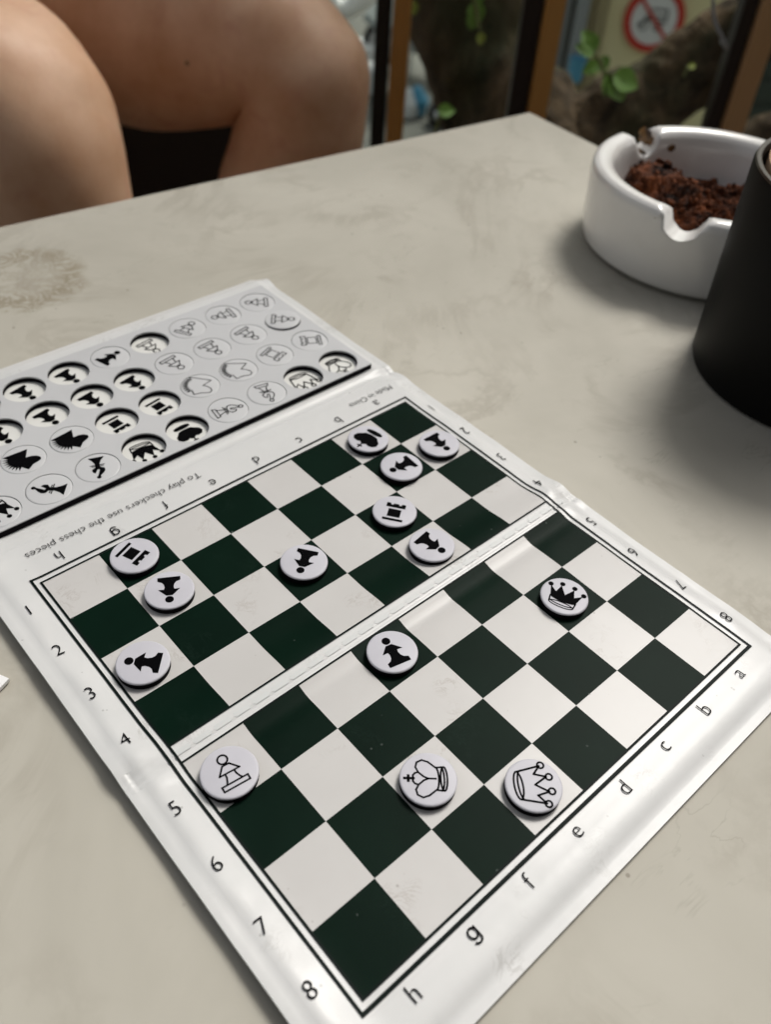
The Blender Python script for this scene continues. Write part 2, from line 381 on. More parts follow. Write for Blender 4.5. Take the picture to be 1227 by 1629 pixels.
# blue and white hanging banner beside the door
ban = empty('hanging_banner', wp(-0.60, 0.06, ZS))
tag(ban, 'tall blue and white patterned banner beside the grey door frame', 'banner')
def cpart(root, name, bm, mat, smooth=False, autos=None):
    o = bm_obj(name, bm, mat, None, smooth, autos); o.parent = root
    o.matrix_parent_inverse = Matrix.Translation(-Vector(root.location)); return o
cpart(ban, 'cloth', wbox(-0.65, -0.55, 0.05, 0.06, -2.6, -0.6), m_white)
random.seed(5)
bmb = bmesh.new()
for k in range(34):
    z = -2.5 + k * 0.055
    wbox(-0.64 + random.random() * 0.02, -0.60 + random.random() * 0.045, 0.06, 0.064, z, z + 0.028, bm=bmb)
cpart(ban, 'pattern', bmb, m_blue)
cpart(ban, 'pole', tube_bm([wp(-0.66, 0.055, ZS + 0.12), wp(-0.66, 0.055, -0.5)], [0.009, 0.009], 10), m_greyp, True)
# bucket hung on the door frame
bk_ = lathe_bm([(0.0, 0), (0.042, 0), (0.055, 0.13), (0.059, 0.132), (0.052, 0.125), (0.04, 0.01), (0, 0.01)], 24)
bucket = tag(bm_obj('bucket', bk_, m_lblue, autos=40), 'small light blue bucket hanging on the grey door frame', 'bucket')
bucket.location = wp(-0.42, 0.13, -1.56)
cpart(bucket, 'handle', tube_bm([wp(-0.42, 0.13, -1.43) + WE * (0.055 * math.cos(a)) + Vector((0, 0, 0.09 * math.sin(a))) for a in [math.pi * k / 8 for k in range(9)]], [0.003] * 9, 6), m_greyp, True)
# round prohibition sign
sg = empty('road_sign', wp(0.0, 0.03, -1.215))
tag(sg, 'round red and white prohibition sign with a crossed out cart on the yellow wall', 'sign')
def sdisc(r0, r1, o0, o1, name, mat, seg=64):
    prof = [(r0, o0), (r1, o0), (r1, o1), (r0, o1)] if r0 > 0 else [(0, o0), (r1, o0), (r1, o1), (0, o1)]
    bm = lathe_bm(prof + ([prof[0]] if r0 > 0 else []), seg)
    mm = (Matrix((WE, Vector((0, 0, 1)), WN)).transposed()).to_4x4(); mm.translation = wp(0, 0, -1.215)
    bmesh.ops.remove_doubles(bm, verts=bm.verts, dist=1e-6)
    bmesh.ops.transform(bm, matrix=mm, verts=bm.verts); bmesh.ops.recalc_face_normals(bm, faces=bm.faces)
    return cpart(sg, name, bm, mat, autos=30)
sdisc(0, 0.178, 0.012, 0.024, 'plate', m_white)
sdisc(0.138, 0.18, 0.010, 0.028, 'red_ring', m_red)
def signbar(a, b, wd, off, mat, name):
    a, b = Vector(a), Vector(b); d = (b - a); ln = d.length; ang = math.atan2(d.y, d.x)
    rm = ROT_W @ Matrix.Rotation(-ang, 3, 'Y')
    c = (a + b) / 2
    bm = box_bm(ln, 0.003, wd, wp(c.x, off, -1.215 + c.y), 0, rm); return bm
cpart(sg, 'diagonal_bar', signbar((-0.098, 0.103), (0.098, -0.103), 0.02, 0.0305, m_red, 'bar'), m_red)
bmg = bmesh.new()
for a, b in (((-0.02, 0.055), (0.07, 0.055)), ((0.07, 0.055), (0.07, -0.012)), ((-0.02, 0.055), (-0.035, 0.012)), ((-0.06, 0.0), (0.07, -0.012)), ((-0.03, 0.018), (0.065, 0.018)),
             ((-0.095, -0.035), (-0.03, 0.005)), ((-0.095, -0.035), (-0.06, -0.03)), ((-0.06, 0.0), (-0.03, 0.03))):
    t_ = signbar(a, b, 0.010, 0.0255, m_signblk, ''); me_ = bpy.data.meshes.new('t'); t_.to_mesh(me_); t_.free(); bmg.from_mesh(me_)
for cx in (-0.055, 0.03):
    pts = [(cx + 0.024 * math.cos(a), -0.034 + 0.024 * math.sin(a)) for a in [2 * math.pi * k / 14 for k in range(15)]]
    for a, b in zip(pts, pts[1:]):
        t_ = signbar(a, b, 0.008, 0.0255, m_signblk, ''); me_ = bpy.data.meshes.new('t'); t_.to_mesh(me_); t_.free(); bmg.from_mesh(me_)
cpart(sg, 'cart_symbol', bmg, m_signblk)

# parked scooters and things on the street side
def scooter(loc, rz, body_mat, label):
    root = empty('parked_scooter', loc, rz)
    tag(root, label, 'scooter', 'scooters parked on the street')
    def pt(name, bm, mat, smooth=True, parent=None): return bm_obj(name, bm, mat, parent or root, smooth)
    for x in (-0.62, 0.62):
        bm = bmesh.new(); seg, sg2 = 28, 8
        vs = [[bm.verts.new((x + (0.21 + 0.045 * math.cos(b)) * math.cos(a), 0.045 * math.sin(b), 0.255 + (0.21 + 0.045 * math.cos(b)) * math.sin(a)))
               for b in [2 * math.pi * j / sg2 for j in range(sg2)]] for a in [2 * math.pi * i / seg for i in range(seg)]]
        for i in range(seg):
            for j in range(sg2): bm.faces.new((vs[i][j], vs[(i + 1) % seg][j], vs[(i + 1) % seg][(j + 1) % sg2], vs[i][(j + 1) % sg2]))
        wh = pt('wheel', bm, m_tyre)
        rb = lathe_bm([(0, -0.02), (0.15, -0.02), (0.17, -0.03), (0.17, 0.03), (0.15, 0.02), (0, 0.02)], 24)
        bmesh.ops.rotate(rb, cent=(0, 0, 0), matrix=Matrix.Rotation(R(90), 3, 'X'), verts=rb.verts); bmesh.ops.translate(rb, vec=(x, 0, 0.255), verts=rb.verts)
        pt('rim', rb, m_silver, False, wh)
    pt('body', tube_bm([(-0.85, 0, 0.62), (-0.5, 0, 0.62), (-0.1, 0, 0.50), (0.15, 0, 0.34), (0.36, 0, 0.42), (0.44, 0, 0.85)], [0.05, 0.15, 0.15, 0.12, 0.12, 0.09], 14, fine=4), body_mat)
    pt('seat', tube_bm([(-0.78, 0, 0.78), (-0.5, 0, 0.80), (-0.2, 0, 0.76), (0.0, 0, 0.70)], [0.06, 0.11, 0.12, 0.05], 12, fine=4), m_tyre)
    pt('fork', tube_bm([(0.62, 0.0, 0.26), (0.52, 0, 0.6), (0.42, 0, 0.98)], [0.04, 0.045, 0.04], 10, fine=3), m_silver)
    pt('mudguard', tube_bm([(0.40, 0, 0.40), (0.50, 0, 0.53), (0.64, 0, 0.55), (0.80, 0, 0.46)], [0.03, 0.07, 0.075, 0.03], 12, fine=4), body_mat)
    pt('handlebar', tube_bm([(0.30, -0.34, 1.0), (0.40, -0.2, 1.03), (0.42, 0, 1.0), (0.40, 0.2, 1.03), (0.30, 0.34, 1.0)], [0.02] * 5, 10, fine=3), m_tyre)
    pt('headlight', tube_bm([(0.42, 0, 0.96), (0.50, 0, 0.97), (0.55, 0, 0.96)], [0.05, 0.10, 0.06], 14, fine=2), m_white)
    for s in (-1, 1):
        mr = pt('mirror', tube_bm([(0.36, s * 0.26, 1.03), (0.36, s * 0.33, 1.18), (0.36, s * 0.36, 1.20), (0.37, s * 0.40, 1.22)], [0.006, 0.006, 0.04, 0.05], 10), m_black)
    return root
scooter((7.9, 9.05, ZS), R(150), m_white, 'white scooter parked on the street seen beside the person knee')
scooter((9.6, 10.9, ZS), R(140), m_silver, 'silver scooter parked farthest away behind the white scooter')
scooter((7.75, 7.5, ZS), R(120), m_greyp, 'grey scooter parked on the street left of the tree trunk')
for q_, (bx_, by_, sz_) in enumerate(((7.30, 8.15, 0.34), (6.78, 7.55, 0.30))):
    fb = empty('foam_box', (bx_, by_, ZS)); tag(fb, ['white foam box on the street, the farther of the two beside the knee', 'white foam box on the street, the nearer of the two beside the knee'][q_], 'box', 'foam boxes on the street')
    cpart(fb, 'box', box_bm(sz_, sz_ * 1.4, 0.20, (bx_, by_, ZS + 0.10), 0.015, Matrix.Rotation(0.5, 3, 'Z')), m_white); cpart(fb, 'lid', box_bm(sz_ * 1.06, sz_ * 1.46, 0.05, (bx_, by_, ZS + 0.226), 0.012, Matrix.Rotation(0.5, 3, 'Z')), m_white)
tarp = tag(bm_obj('parasol', lathe_bm([(0, 0.32), (0.25, 0.26), (0.52, 0.06), (0.54, 0.0), (0.5, 0.05), (0, 0.28)], 10), m_greycloth), 'small grey parasol standing open over the street stall', 'parasol')
tarp.location = (7.05, 7.15, ZS + 0.75)
cpart(tarp, 'pole', tube_bm([(7.05, 7.15, ZS), (7.05, 7.15, ZS + 1.04)], [0.015, 0.015], 8), m_silver, True)
bx = empty('plastic_bag', (6.62, 6.72, ZS)); tag(bx, 'white plastic bag with a light blue side standing on the street', 'bag')
cpart(bx, 'bag', tube_bm([(6.62, 6.72, ZS), (6.62, 6.72, ZS + 0.14), (6.63, 6.72, ZS + 0.27)], [0.13, 0.15, 0.05], 14, rough=0.25, fine=5), m_white, True)
cpart(bx, 'side_panel', tube_bm([(6.72, 6.66, ZS + 0.03), (6.72, 6.66, ZS + 0.16), (6.71, 6.67, ZS + 0.3)], [0.10, 0.12, 0.04], 12, rough=0.2, fine=4), m_lblue, True)
hm = empty('helmet', (6.75, 6.35, ZS)); tag(hm, 'round black helmet lying on the street below the tree trunk', 'helmet')
cpart(hm, 'shell', tube_bm([(6.75, 6.35, ZS), (6.75, 6.35, ZS + 0.08), (6.75, 6.35, ZS + 0.18), (6.75, 6.35, ZS + 0.25)], [0.09, 0.125, 0.115, 0.03], 18, fine=4), m_black, True)
cpart(hm, 'visor', tube_bm([(6.66, 6.27, ZS + 0.10), (6.665, 6.275, ZS + 0.17)], [0.06, 0.05], 12, fine=2), m_silver, True)

# ------------------------------------------------------------------ cafe: raised floor; unseen walls and overhead cover added to block light
def poly_prism(pts, z0, z1):
    bm = bmesh.new(); a = [bm.verts.new((x, y, z0)) for x, y in pts]; b = [bm.verts.new((x, y, z1)) for x, y in pts]
    n = len(pts)
    bm.faces.new(a[::-1]); bm.faces.new(b)
    for k in range(n): bm.faces.new((a[k], a[(k + 1) % n], b[(k + 1) % n], b[k]))
    bmesh.ops.recalc_face_normals(bm, faces=bm.faces); return bm
FP = [(-1.6, -1.6), (2.79, -1.6), (0.527, 0.667), (0.527, 1.06), (-1.6, 1.06)]
ZF = -0.50
tag(bm_obj('floor', poly_prism(FP, ZF - 0.2, ZF), m_tile), kind='structure')
cafe = empty('cafe_building', (-1.6, -1.6, ZS)); tag(cafe, 'cafe building under the raised terrace, with unseen cover added to block light', 'building')
cpart(cafe, 'base_wall', poly_prism([(x * 0.98, y * 0.98) for x, y in FP], ZS, ZF - 0.2), m_stone)
cpart(cafe, 'wall', wbox(0, 1, 0, 1, 0, 1) if False else box_bm(4.6, 0.12, 2.6, (0.6, -1.66, ZF + 1.3)), m_inner)  # unseen, added to cut light arriving from behind the camera
cpart(cafe, 'wall', box_bm(0.12, 0.9, 2.6, (-1.66, -1.15, ZF + 1.3)), m_inner)
cpart(cafe, 'light_blocking_roof', poly_prism([(-1.8, -1.8), (2.15, -1.8), (0.75, -0.4), (-1.8, -0.4)], ZF + 2.6, ZF + 2.75), m_inner)  # unseen, sized to block light from behind the camera

# ------------------------------------------------------------------ glazed balustrade
rail = empty('glass_balustrade', (W1.x, W1.y, ZF)); tag(rail, 'glazed balustrade with orange wooden uprights behind the table', 'balustrade')
for t0, t1, mat in ((-0.0045, 0.0135, m_wood), (0.142, 0.1615, m_wood), (0.346, 0.368, m_woodp), (0.53, 0.55, m_wood), (0.72, 0.74, m_wood)):
    cpart(rail, 'upright', wbox(t0, t1, -0.012, 0.016, ZF, 0.50, W1, 0.0015), mat)
for t0, t1, mat in ((-0.0215, -0.0065, m_black), (0.122, 0.1405, m_brownmetal), (0.331, 0.3445, m_brownmetal), (-0.17, -0.155, m_black)):
    cpart(rail, 'steel_bar', wbox(t0, t1, -0.014, 0.008, ZF, 0.50, W1, 0.001), mat)
for t0, t1 in ((-0.165, 0.1335), (0.1355, 0.340), (0.342, 0.729), (0.731, 1.3)):
    cpart(rail, 'pane', wbox(t0, t1, -0.022, -0.0165, ZF + 0.03, 0.48, W1), m_glass)
cpart(rail, 'top_rail', wbox(-0.2, 1.35, -0.03, 0.03, 0.50, 0.54, W1, 0.005), m_wood)
cpart(rail, 'bottom_rail', wbox(-0.2, 1.35, -0.025, 0.02, ZF, ZF + 0.03, W1, 0.003), m_darkwood)
cpart(rail, 'top_rail', box_bm(0.05, 0.36, 0.04, (0.50, 0.87, 0.52), 0.005), m_wood)
for k in range(3):
    cpart(rail, 'upright', box_bm(0.03, 0.02, 1.0, (0.50, 0.75 + k * 0.14, 0.0), 0.0015), m_wood)
cable = tag(bm_obj('cable', tube_bm([(0.731, 0.30, 0.12), (0.7305, 0.275, 0.03), (0.731, 0.27, 0.002), (0.732, 0.262, -0.019), (0.736, 0.252, -0.032), (0.745, 0.248, -0.042), (0.79, 0.28, -0.05)], [0.0016] * 7, 8, fine=4), m_greyp, smooth=True),
            'thin grey cable hanging in a curve before the glass and the tree limb', 'cable')

# ------------------------------------------------------------------ tree beyond the glass
tree = empty('street_tree', (1.02, 0.40, ZS)); tag(tree, 'old forked tree with rough bark growing close beyond the glass', 'tree')
cpart(tree, 'trunk', tube_bm([(1.05, 0.36, ZS), (1.03, 0.38, -2.2), (1.00, 0.42, -1.2), (0.985, 0.455, -0.65), (0.985, 0.51, -0.43), (0.973, 0.567, -0.345), (0.959, 0.617, -0.294), (0.942, 0.668, -0.245), (0.930, 0.713, -0.172), (0.925, 0.755, 0.0), (0.92, 0.78, 0.15), (0.90, 0.82, 0.6), (0.92, 0.9, 1.6), (0.85, 1.0, 2.8)],
      [0.26, 0.2, 0.18, 0.165, 0.14, 0.105, 0.085, 0.083, 0.084, 0.088, 0.086, 0.08, 0.07, 0.05], 44, rough=0.16, fine=12, nscale=9), m_bark, True)
cpart(tree, 'limb', tube_bm([(1.0, 0.47, -0.62), (0.992, 0.526, -0.40), (1.005, 0.552, -0.315), (1.041, 0.53, -0.262), (1.080, 0.499, -0.210), (1.120, 0.462, -0.160), (1.172, 0.406, -0.082), (1.22, 0.33, 0.01), (1.3, 0.2, 0.2), (1.4, 0.0, 0.7), (1.5, -0.1, 1.6)],
      [0.12, 0.110, 0.082, 0.063, 0.051, 0.047, 0.047, 0.058, 0.05, 0.045, 0.03], 40, rough=0.2, seed=7, fine=12, nscale=12), m_bark, True)
cpart(tree, 'limb', tube_bm([(1.02, 0.5, -0.42), (1.08, 0.46, -0.33), (1.16, 0.40, -0.28), (1.26, 0.32, -0.2), (1.4, 0.2, -0.05), (1.6, 0.1, 0.3)], [0.07, 0.055, 0.04, 0.036, 0.03, 0.02], 28, rough=0.2, seed=3, fine=8, nscale=14), m_bark, True)

# unseen crown, added to keep sky glare off the board: clumped leaf faces
random.seed(21)
cvs, cfs = [], []
for c in range(260):
    th, ph, rr_ = random.uniform(0, 2 * math.pi), math.acos(random.uniform(-1, 1)), random.random() ** 0.45
    cc = Vector((1.30 + 1.15 * rr_ * math.sin(ph) * math.cos(th), 1.75 + 1.15 * rr_ * math.sin(ph) * math.sin(th), 2.2 + 1.1 * rr_ * math.cos(ph)))
    for k in range(44):
        p = cc + Vector([random.gauss(0, 0.13) for _ in range(3)])
        d = Vector([random.gauss(0, 1) for _ in range(3)]).normalized(); n_ = d.cross(Vector([random.gauss(0, 1) for _ in range(3)])).normalized()
        s = random.uniform(0.05, 0.085); b = len(cvs)
        cvs += [p, p + d * s * 0.5 + n_ * s * 0.28, p + d * s, p + d * s * 0.5 - n_ * s * 0.28]; cfs.append((b, b + 1, b + 2, b + 3))
cpart(tree, 'crown', (lambda me: (lambda bm: (bm.from_mesh(me), bm)[1])(bmesh.new()))(mesh('crown', cvs, cfs)), m_leaf)
def leaf_mesh(ln, wd, cup=0.2):
    vs, fs = [], []
    n = 8
    for i in range(n + 1):
        t = i / n; hw = wd * 0.5 * math.sin(math.pi * min(1, t ** 0.8)) ** 0.8 if 0 < i < n else 0.0004
        y = ln * t; z = -cup * ln * t * t
        for s in (-1, -0.5, 0, 0.5, 1): vs.append((s * hw, y, z + abs(s) * hw * 0.35))
    for i in range(n):
        for j in range(4): a = i * 5 + j; fs.append((a, a + 1, a + 6, a + 5))
    me = mesh('leaf', vs, fs); me.polygons.foreach_set('use_smooth', [True] * len(me.polygons)); me.materials.append(m_leaf); return me
lm = leaf_mesh(0.029, 0.022)
lm2 = lm.copy(); lm2.materials.clear(); lm2.materials.append(m_leafy)
random.seed(11)
# sprouting twigs with leaves
sprouts = [('leafy sprout with two broad green leaves growing from the tree in front of the bark', [(0.836, 0.425, -0.150), (0.836, 0.430, -0.128), (0.832, 0.446, -0.108)],
            [((0.836, 0.428, -0.126), (0.010, -0.010, -0.022), 1.0, 0), ((0.840, 0.422, -0.126), (0.022, -0.025, -0.010), 1.15, 0), ((0.840, 0.422, -0.130), (0.010, -0.015, -0.02), 1.0, 0),
             ((0.832, 0.446, -0.108), (-0.012, 0.012, 0.02), 0.9, 0), ((0.834, 0.44, -0.112), (0.014, -0.006, -0.016), 0.75, 0), ((0.832, 0.446, -0.108), (-0.018, 0.01, 0.006), 0.8, 0), ((0.834, 0.438, -0.118), (-0.022, 0.012, -0.012), 0.7, 0)]),
           ('hanging twig with small green leaves against the dark trunk', [(0.755, 0.565, -0.02), (0.752, 0.560, -0.072), (0.754, 0.550, -0.10)],
            [((0.753, 0.56, -0.074), (0.002, -0.004, -0.022), 0.9, 0), ((0.753, 0.556, -0.084), (-0.004, 0.004, -0.02), 0.7, 0), ((0.755, 0.549, -0.103), (0.004, -0.002, -0.014), 0.5, 1), ((0.753, 0.563, -0.055), (0.005, -0.005, -0.02), 0.9, 0)]),
           ('single yellow green leaf beside the left orange upright', [(0.700, 0.607, -0.06), (0.701, 0.606, -0.078)], [((0.701, 0.606, -0.078), (0.003, -0.003, -0.014), 0.55, 1)]),
           ('low green leaf peeping over the table edge left of the trunk', [(0.712, 0.562, -0.21), (0.714, 0.558, -0.183)], [((0.711, 0.56, -0.182), (0.016, -0.016, 0.002), 0.7, 0)]),
           ('tiny green sprout on the mossy limb below the cable', [(0.873, 0.355, -0.115), (0.871, 0.352, -0.104)], [((0.871, 0.352, -0.104), (0.008, -0.006, 0.002), 0.3, 1)])]
for lab, stem, leaves in sprouts:
    root = empty('leafy_twig', stem[0]); tag(root, lab, 'twig')
    cpart(root, 'stem', tube_bm(stem, [0.002] * len(stem), 6, fine=3), m_stem, True)
    for pos, dr, sc, ty in leaves:
        if len(stem) > 2: cpart(root, 'leaf_stalk', tube_bm([stem[1], Vector(stem[1]).lerp(Vector(pos), 0.6) + Vector((0, 0, 0.003)), Vector(pos) + Vector(dr) * 0.1], [0.0013, 0.001, 0.0008], 6, fine=3), m_stem, True)
        o = link('leaf', lm if ty == 0 else lm2, None, root)
        d = Vector(dr).normalized(); zz = Vector((-0.6, -0.65, 0.45)); xx = d.cross(zz).normalized(); zz = xx.cross(d)
        mm = Matrix((xx, d, zz)).transposed().to_4x4() @ Matrix.Scale(sc, 4); mm.translation = Vector(pos)
        o.matrix_world = mm; o.matrix_parent_inverse = Matrix.Translation(-Vector(stem[0]))

# ------------------------------------------------------------------ table
e1 = Vector((-0.9942, 0.1075)); e2 = Vector((-0.1075, -0.9942))
A_ = Vector((23.46, 10.18)) * U
TW, TD = 0.80, 0.62
tc = A_ + e1 * TW / 2 + e2 * TD / 2
tab = empty('cafe_table', (tc.x, tc.y, ZF)); tag(tab, 'square cafe table with a marbled pale laminate top', 'table')
trot = Matrix(((-e1.x, -e2.x, 0), (-e1.y, -e2.y, 0), (0, 0, 1)))
top = cpart(tab, 'tabletop', box_bm(TW, TD, 0.018, (tc.x, tc.y, -0.009), 0.0012, trot), m_table)
cpart(tab, 'apron', box_bm(TW - 0.12, TD - 0.12, 0.03, (tc.x, tc.y, -0.0335), 0.002, trot), m_black)
for sx in (-1, 1):
    for sy in (-1, 1):
        q = tc + e1 * sx * (TW / 2 - 0.08) + e2 * sy * (TD / 2 - 0.08)
        cpart(tab, 'leg', tube_bm([(q.x, q.y, ZF), (q.x, q.y, -0.02)], [0.014, 0.014], 14), m_black, True)

# ------------------------------------------------------------------ wallet surface (units of one square)
XL, XR, YB, YT = -0.80, 8.62, -9.04, 5.98
def g(x, c, s): return math.exp(-((x - c) / s) ** 2)
def H(x, y):
    h = 0.155
    if y < -4.1: h = 0.135
    # boards stop before the vinyl border
    dl, dr, db, dt = x - XL, XR - x, y - YB, YT - y
    d = min(dl, dr, db, dt)
    if min(dl, dr) < 0.6: h -= 0.045 * (1 - ss(0.14, 0.36, min(dl, dr) + 0.02 * math.sin(y * 3.1)))
    if db < 0.8: h -= 0.05 * (1 - ss(0.12, 0.36, db)); h += 0.013 * g(db, 0.50, 0.14)
    if dt < 0.8: h -= 0.05 * (1 - ss(0.06, 0.3, dt)); h += 0.07 * g(dt, 0.33, 0.22)
    h -= 0.012 * g(d, 0.155, 0.022); h += 0.006 * g(d, 0.10, 0.03)
    # left border stands off the table, bowing between the folds
    bow = 0.5 + 0.5 * math.sin((y + 9.04) / 4.9 * 2 * math.pi - 1.2)
    h += (0.08 + 0.04 * bow) * (1 - ss(-0.8, 0.1, x))
    # fold A (tray panel / first board panel)
    h += 0.016 * g(y, 0.925, 0.022) - 0.018 * g(y, 1.03, 0.09) + 0.018 * g(y, 1.2, 0.08) + 0.016 * g(y, 0.72, 0.16)
    # fold B between the two halves of the board
    if -5.0 < y < -3.0:
        h += 0.05 * ss(-3.25, -3.85, y) * (1 - ss(-4.14, -4.42, y)) if y > -4.6 else 0
        h -= 0.012 * g(y, -4.48, 0.12)
        h += 0.006 * g(y, -3.94, 0.018) + 0.006 * g(y, -4.16, 0.018)
    # border wrinkles
    mb = 1 - ss(0.25, 0.9, min(dl, dr))
    if mb > 0:
        s = 1 if dl < dr else -1
        h += mb * (0.007 * math.sin(y * 2.3 + s) + 0.005 * math.sin(y * 4.7 + x * 3 * s) + 0.012 * noise.noise(Vector((x * 1.6, y * 1.3, 3.1 + s))) + 0.006 * noise.noise(Vector((x * 4.6, y * 3.3, 1.1 + s))))
        for yf, q in ((-4.05, 0.045), (1.0, 0.03)):
            h -= mb * q * g(y, yf, 0.15); h += mb * q * 0.5 * (g(y, yf + 0.36, 0.16) + g(y, yf - 0.4, 0.16))
    h += 0.006 * noise.noise(Vector((x * 0.5, y * 0.5, 0.3)))
    h += 0.010 * g(x - 0.35 * (y + 5.2), 7.0, 0.12) * ss(-6.6, -5.6, y) * (1 - ss(-4.9, -4.5, y))
    return max(h, 0.02)
def W(x, y, o=0.0): return (x * U, y * U, (H(x, y) + o) * U)

wal = empty('folding_chess_wallet', (4 * U, -1.5 * U, 0)); tag(wal, 'white vinyl folding chess wallet with a green and white board lying open on the table', 'board game')
WI = Matrix.Translation(-Vector(wal.location))
def wpart(name, me, mat, parent=wal, smooth=True):
    o = link(name, me, mat, None, smooth); o.parent = parent
    if parent == wal: o.matrix_parent_inverse = WI
    return o
def rcorner(x, y, corners, r=0.3):
    for cx, cy, sx, sy in corners:
        a, b = (x - (cx - sx * r)) * sx, (y - (cy - sy * r)) * sy
        if a > 0 and b > 0:
            a, b = min(a / r, 1), min(b / r, 1)
            return (cx - sx * r + sx * r * a * math.sqrt(1 - b * b / 2), cy - sy * r + sy * r * b * math.sqrt(1 - a * a / 2))
    return x, y
def solid_sheet(x0, x1, y0, y1, step, corners=(), thick=0.07, tops=H):
    nx, ny = int(round((x1 - x0) / step)), int(round((y1 - y0) / step))
    vs, fs = [], []
    for lay in (0, 1):
        for j in range(ny + 1):
            for i in range(nx + 1):
                x, y = rcorner(x0 + (x1 - x0) * i / nx, y0 + (y1 - y0) * j / ny, corners)
                h = tops(x, y)
                vs.append((x * U, y * U, (h if lay == 0 else max(0.006, h - thick)) * U))
    n = (nx + 1) * (ny + 1)
    for j in range(ny):
        for i in range(nx):
            a = j * (nx + 1) + i; q = (a, a + 1, a + nx + 2, a + nx + 1)
            fs.append(q); fs.append(tuple(n + k for k in reversed(q)))
    for i in range(nx):
        a = i; fs.append((n + a, n + a + 1, a + 1, a)); a = ny * (nx + 1) + i; fs.append((a, a + 1, n + a + 1, n + a))
    for j in range(ny):
        a = j * (nx + 1); b = a + nx + 1; fs.append((a, b, n + b, n + a)); a += nx; b += nx; fs.append((b, a, n + a, n + b))
    return mesh('sheet', vs, fs)
YA, YC0, YC1 = 0.90, -3.895, -4.205
p0 = wpart('tray_panel', solid_sheet(XL, XR, 1.28, YT, 0.06, ((XR, YT, 1, 1), (XL, YT, -1, 1))), m_vinyl)
hA = wpart('hinge', solid_sheet(XL, XR, YA, 1.28, 0.03), m_vinyl)
p1 = wpart('board_panel', solid_sheet(XL, XR, YC0, YA, 0.06), m_vinyl)
hB = wpart('hinge', solid_sheet(XL, XR, YC1, YC0, 0.03), m_vinyl)
p2 = wpart('board_panel', solid_sheet(XL, XR, YB, YC1, 0.06, ((XR, YB, 1, -1), (XL, YB, -1, -1))), m_vinyl)
for o in (p0, hA, p1, hB, p2):
    o.data.set_sharp_from_angle(angle=R(50))
# printed squares, laid on the panels
def quad_sheet(x0, x1, y0, y1, o, step=0.09):
    nx, ny = max(1, int(math.ceil(abs(x1 - x0) / step))), max(1, int(math.ceil(abs(y1 - y0) / step)))
    vs = [W(x0 + (x1 - x0) * i / nx, y0 + (y1 - y0) * j / ny, o) for j in range(ny + 1) for i in range(nx + 1)]
    fs = [(j * (nx + 1) + i, j * (nx + 1) + i + 1, (j + 1) * (nx + 1) + i + 1, (j + 1) * (nx + 1) + i) for j in range(ny) for i in range(nx)]
    return mesh('print', vs, fs)
yr = [[-0.045, -0.978, -1.956, -2.934, YC0], [YC1, -5.124, -6.102, -7.08, -8.02]]
xe = [0.01] + list(range(1, 8)) + [7.967]
for pi, (pan, ys) in enumerate(((p1, yr[0]), (p2, yr[1]))):
    for j in range(4):
        for i in range(8):
            dark = (i + j) % 2 == 1
            o = link('dark_square' if dark else 'light_square', quad_sheet(xe[i], xe[i + 1], ys[j + 1], ys[j], 0.009), m_dark if dark else m_light, None, True)
            o.parent = pan
# frame lines (continuous over the fold)
def line(a, b, wd, mat, parent, o=0.013, name='frame_line'):
    a, b = Vector(a), Vector(b); d = b - a; n = max(1, int(d.length / 0.06)); nn = Vector((-d.y, d.x)).normalized() * wd / 2
    vs, fs = [], []
    for k in range(n + 1):
        p = a + d * k / n
        for s in (-1, 0, 1): q = p + nn * s; vs.append(W(q.x, q.y, o))
    for k in range(n):
        for s in (0, 1): c = k * 3 + s; fs.append((c, c + 1, c + 4, c + 3))
    x = link(name, mesh('line', vs, fs), mat, None, True); x.parent = parent; return x
for pan, y0, y1, hin in ((p1, -0.045, YC0, False), (hB, YC0, YC1, True), (p2, YC1, -8.02, False)):
    tp = 0.16 if pan == p1 else 0; bt = -0.155 if pan == p2 else 0
    line((-0.008, y0 + (0.035 if pan == p1 else 0)), (-0.008, y1 - (0.035 if pan == p2 else 0)), 0.036, m_inkline, pan)
    line((7.985, y0 + (0.035 if pan == p1 else 0)), (7.985, y1 - (0.035 if pan == p2 else 0)), 0.036, m_inkline, pan)
    line((-0.12, y0 + tp), (-0.12, y1 + bt), 0.042, m_inkline, pan)
    line((8.10, y0 + tp), (8.10, y1 + bt), 0.036, m_inkline, pan)
line((-0.026, -0.027), (8.003, -0.027), 0.036, m_inkline, p1, 0.0145); line((-0.141, 0.10), (8.118, 0.10), 0.036, m_inkline, p1, 0.0145)
line((-0.026, -8.038), (8.003, -8.038), 0.036, m_inkline, p2, 0.0145); line((-0.141, -8.16), (8.118, -8.16), 0.055, m_inkline, p2, 0.0145)
line((0, YC0), (8, YC0), 0.03, m_inkline, p1, 0.0145); line((0, YC1), (8, YC1), 0.03, m_inkline, p2, 0.0145)
# welded dashes pressed into the fold
wm = bmesh.new(); bmesh.ops.create_cube(wm, size=1); bmesh.ops.scale(wm, vec=(0.300 * U, 0.085 * U, 0.004 * U), verts=wm.verts)
bmesh.ops.bevel(wm, geom=[e for e in wm.edges if abs(e.verts[0].co.z - e.verts[1].co.z) > 1e-6], offset=0.025 * U, segments=3, affect='EDGES')
wme = bpy.data.meshes.new('weld_mark'); wm.to_mesh(wme); wm.free(); wme.materials.append(m_weld)
x = 0.10
while x < 8.3:
    o = link('weld_mark', wme, None, hB); o.location = Vector((x * U, -4.05 * U, (H(x, -4.05) + 0.003) * U)); x += 0.335
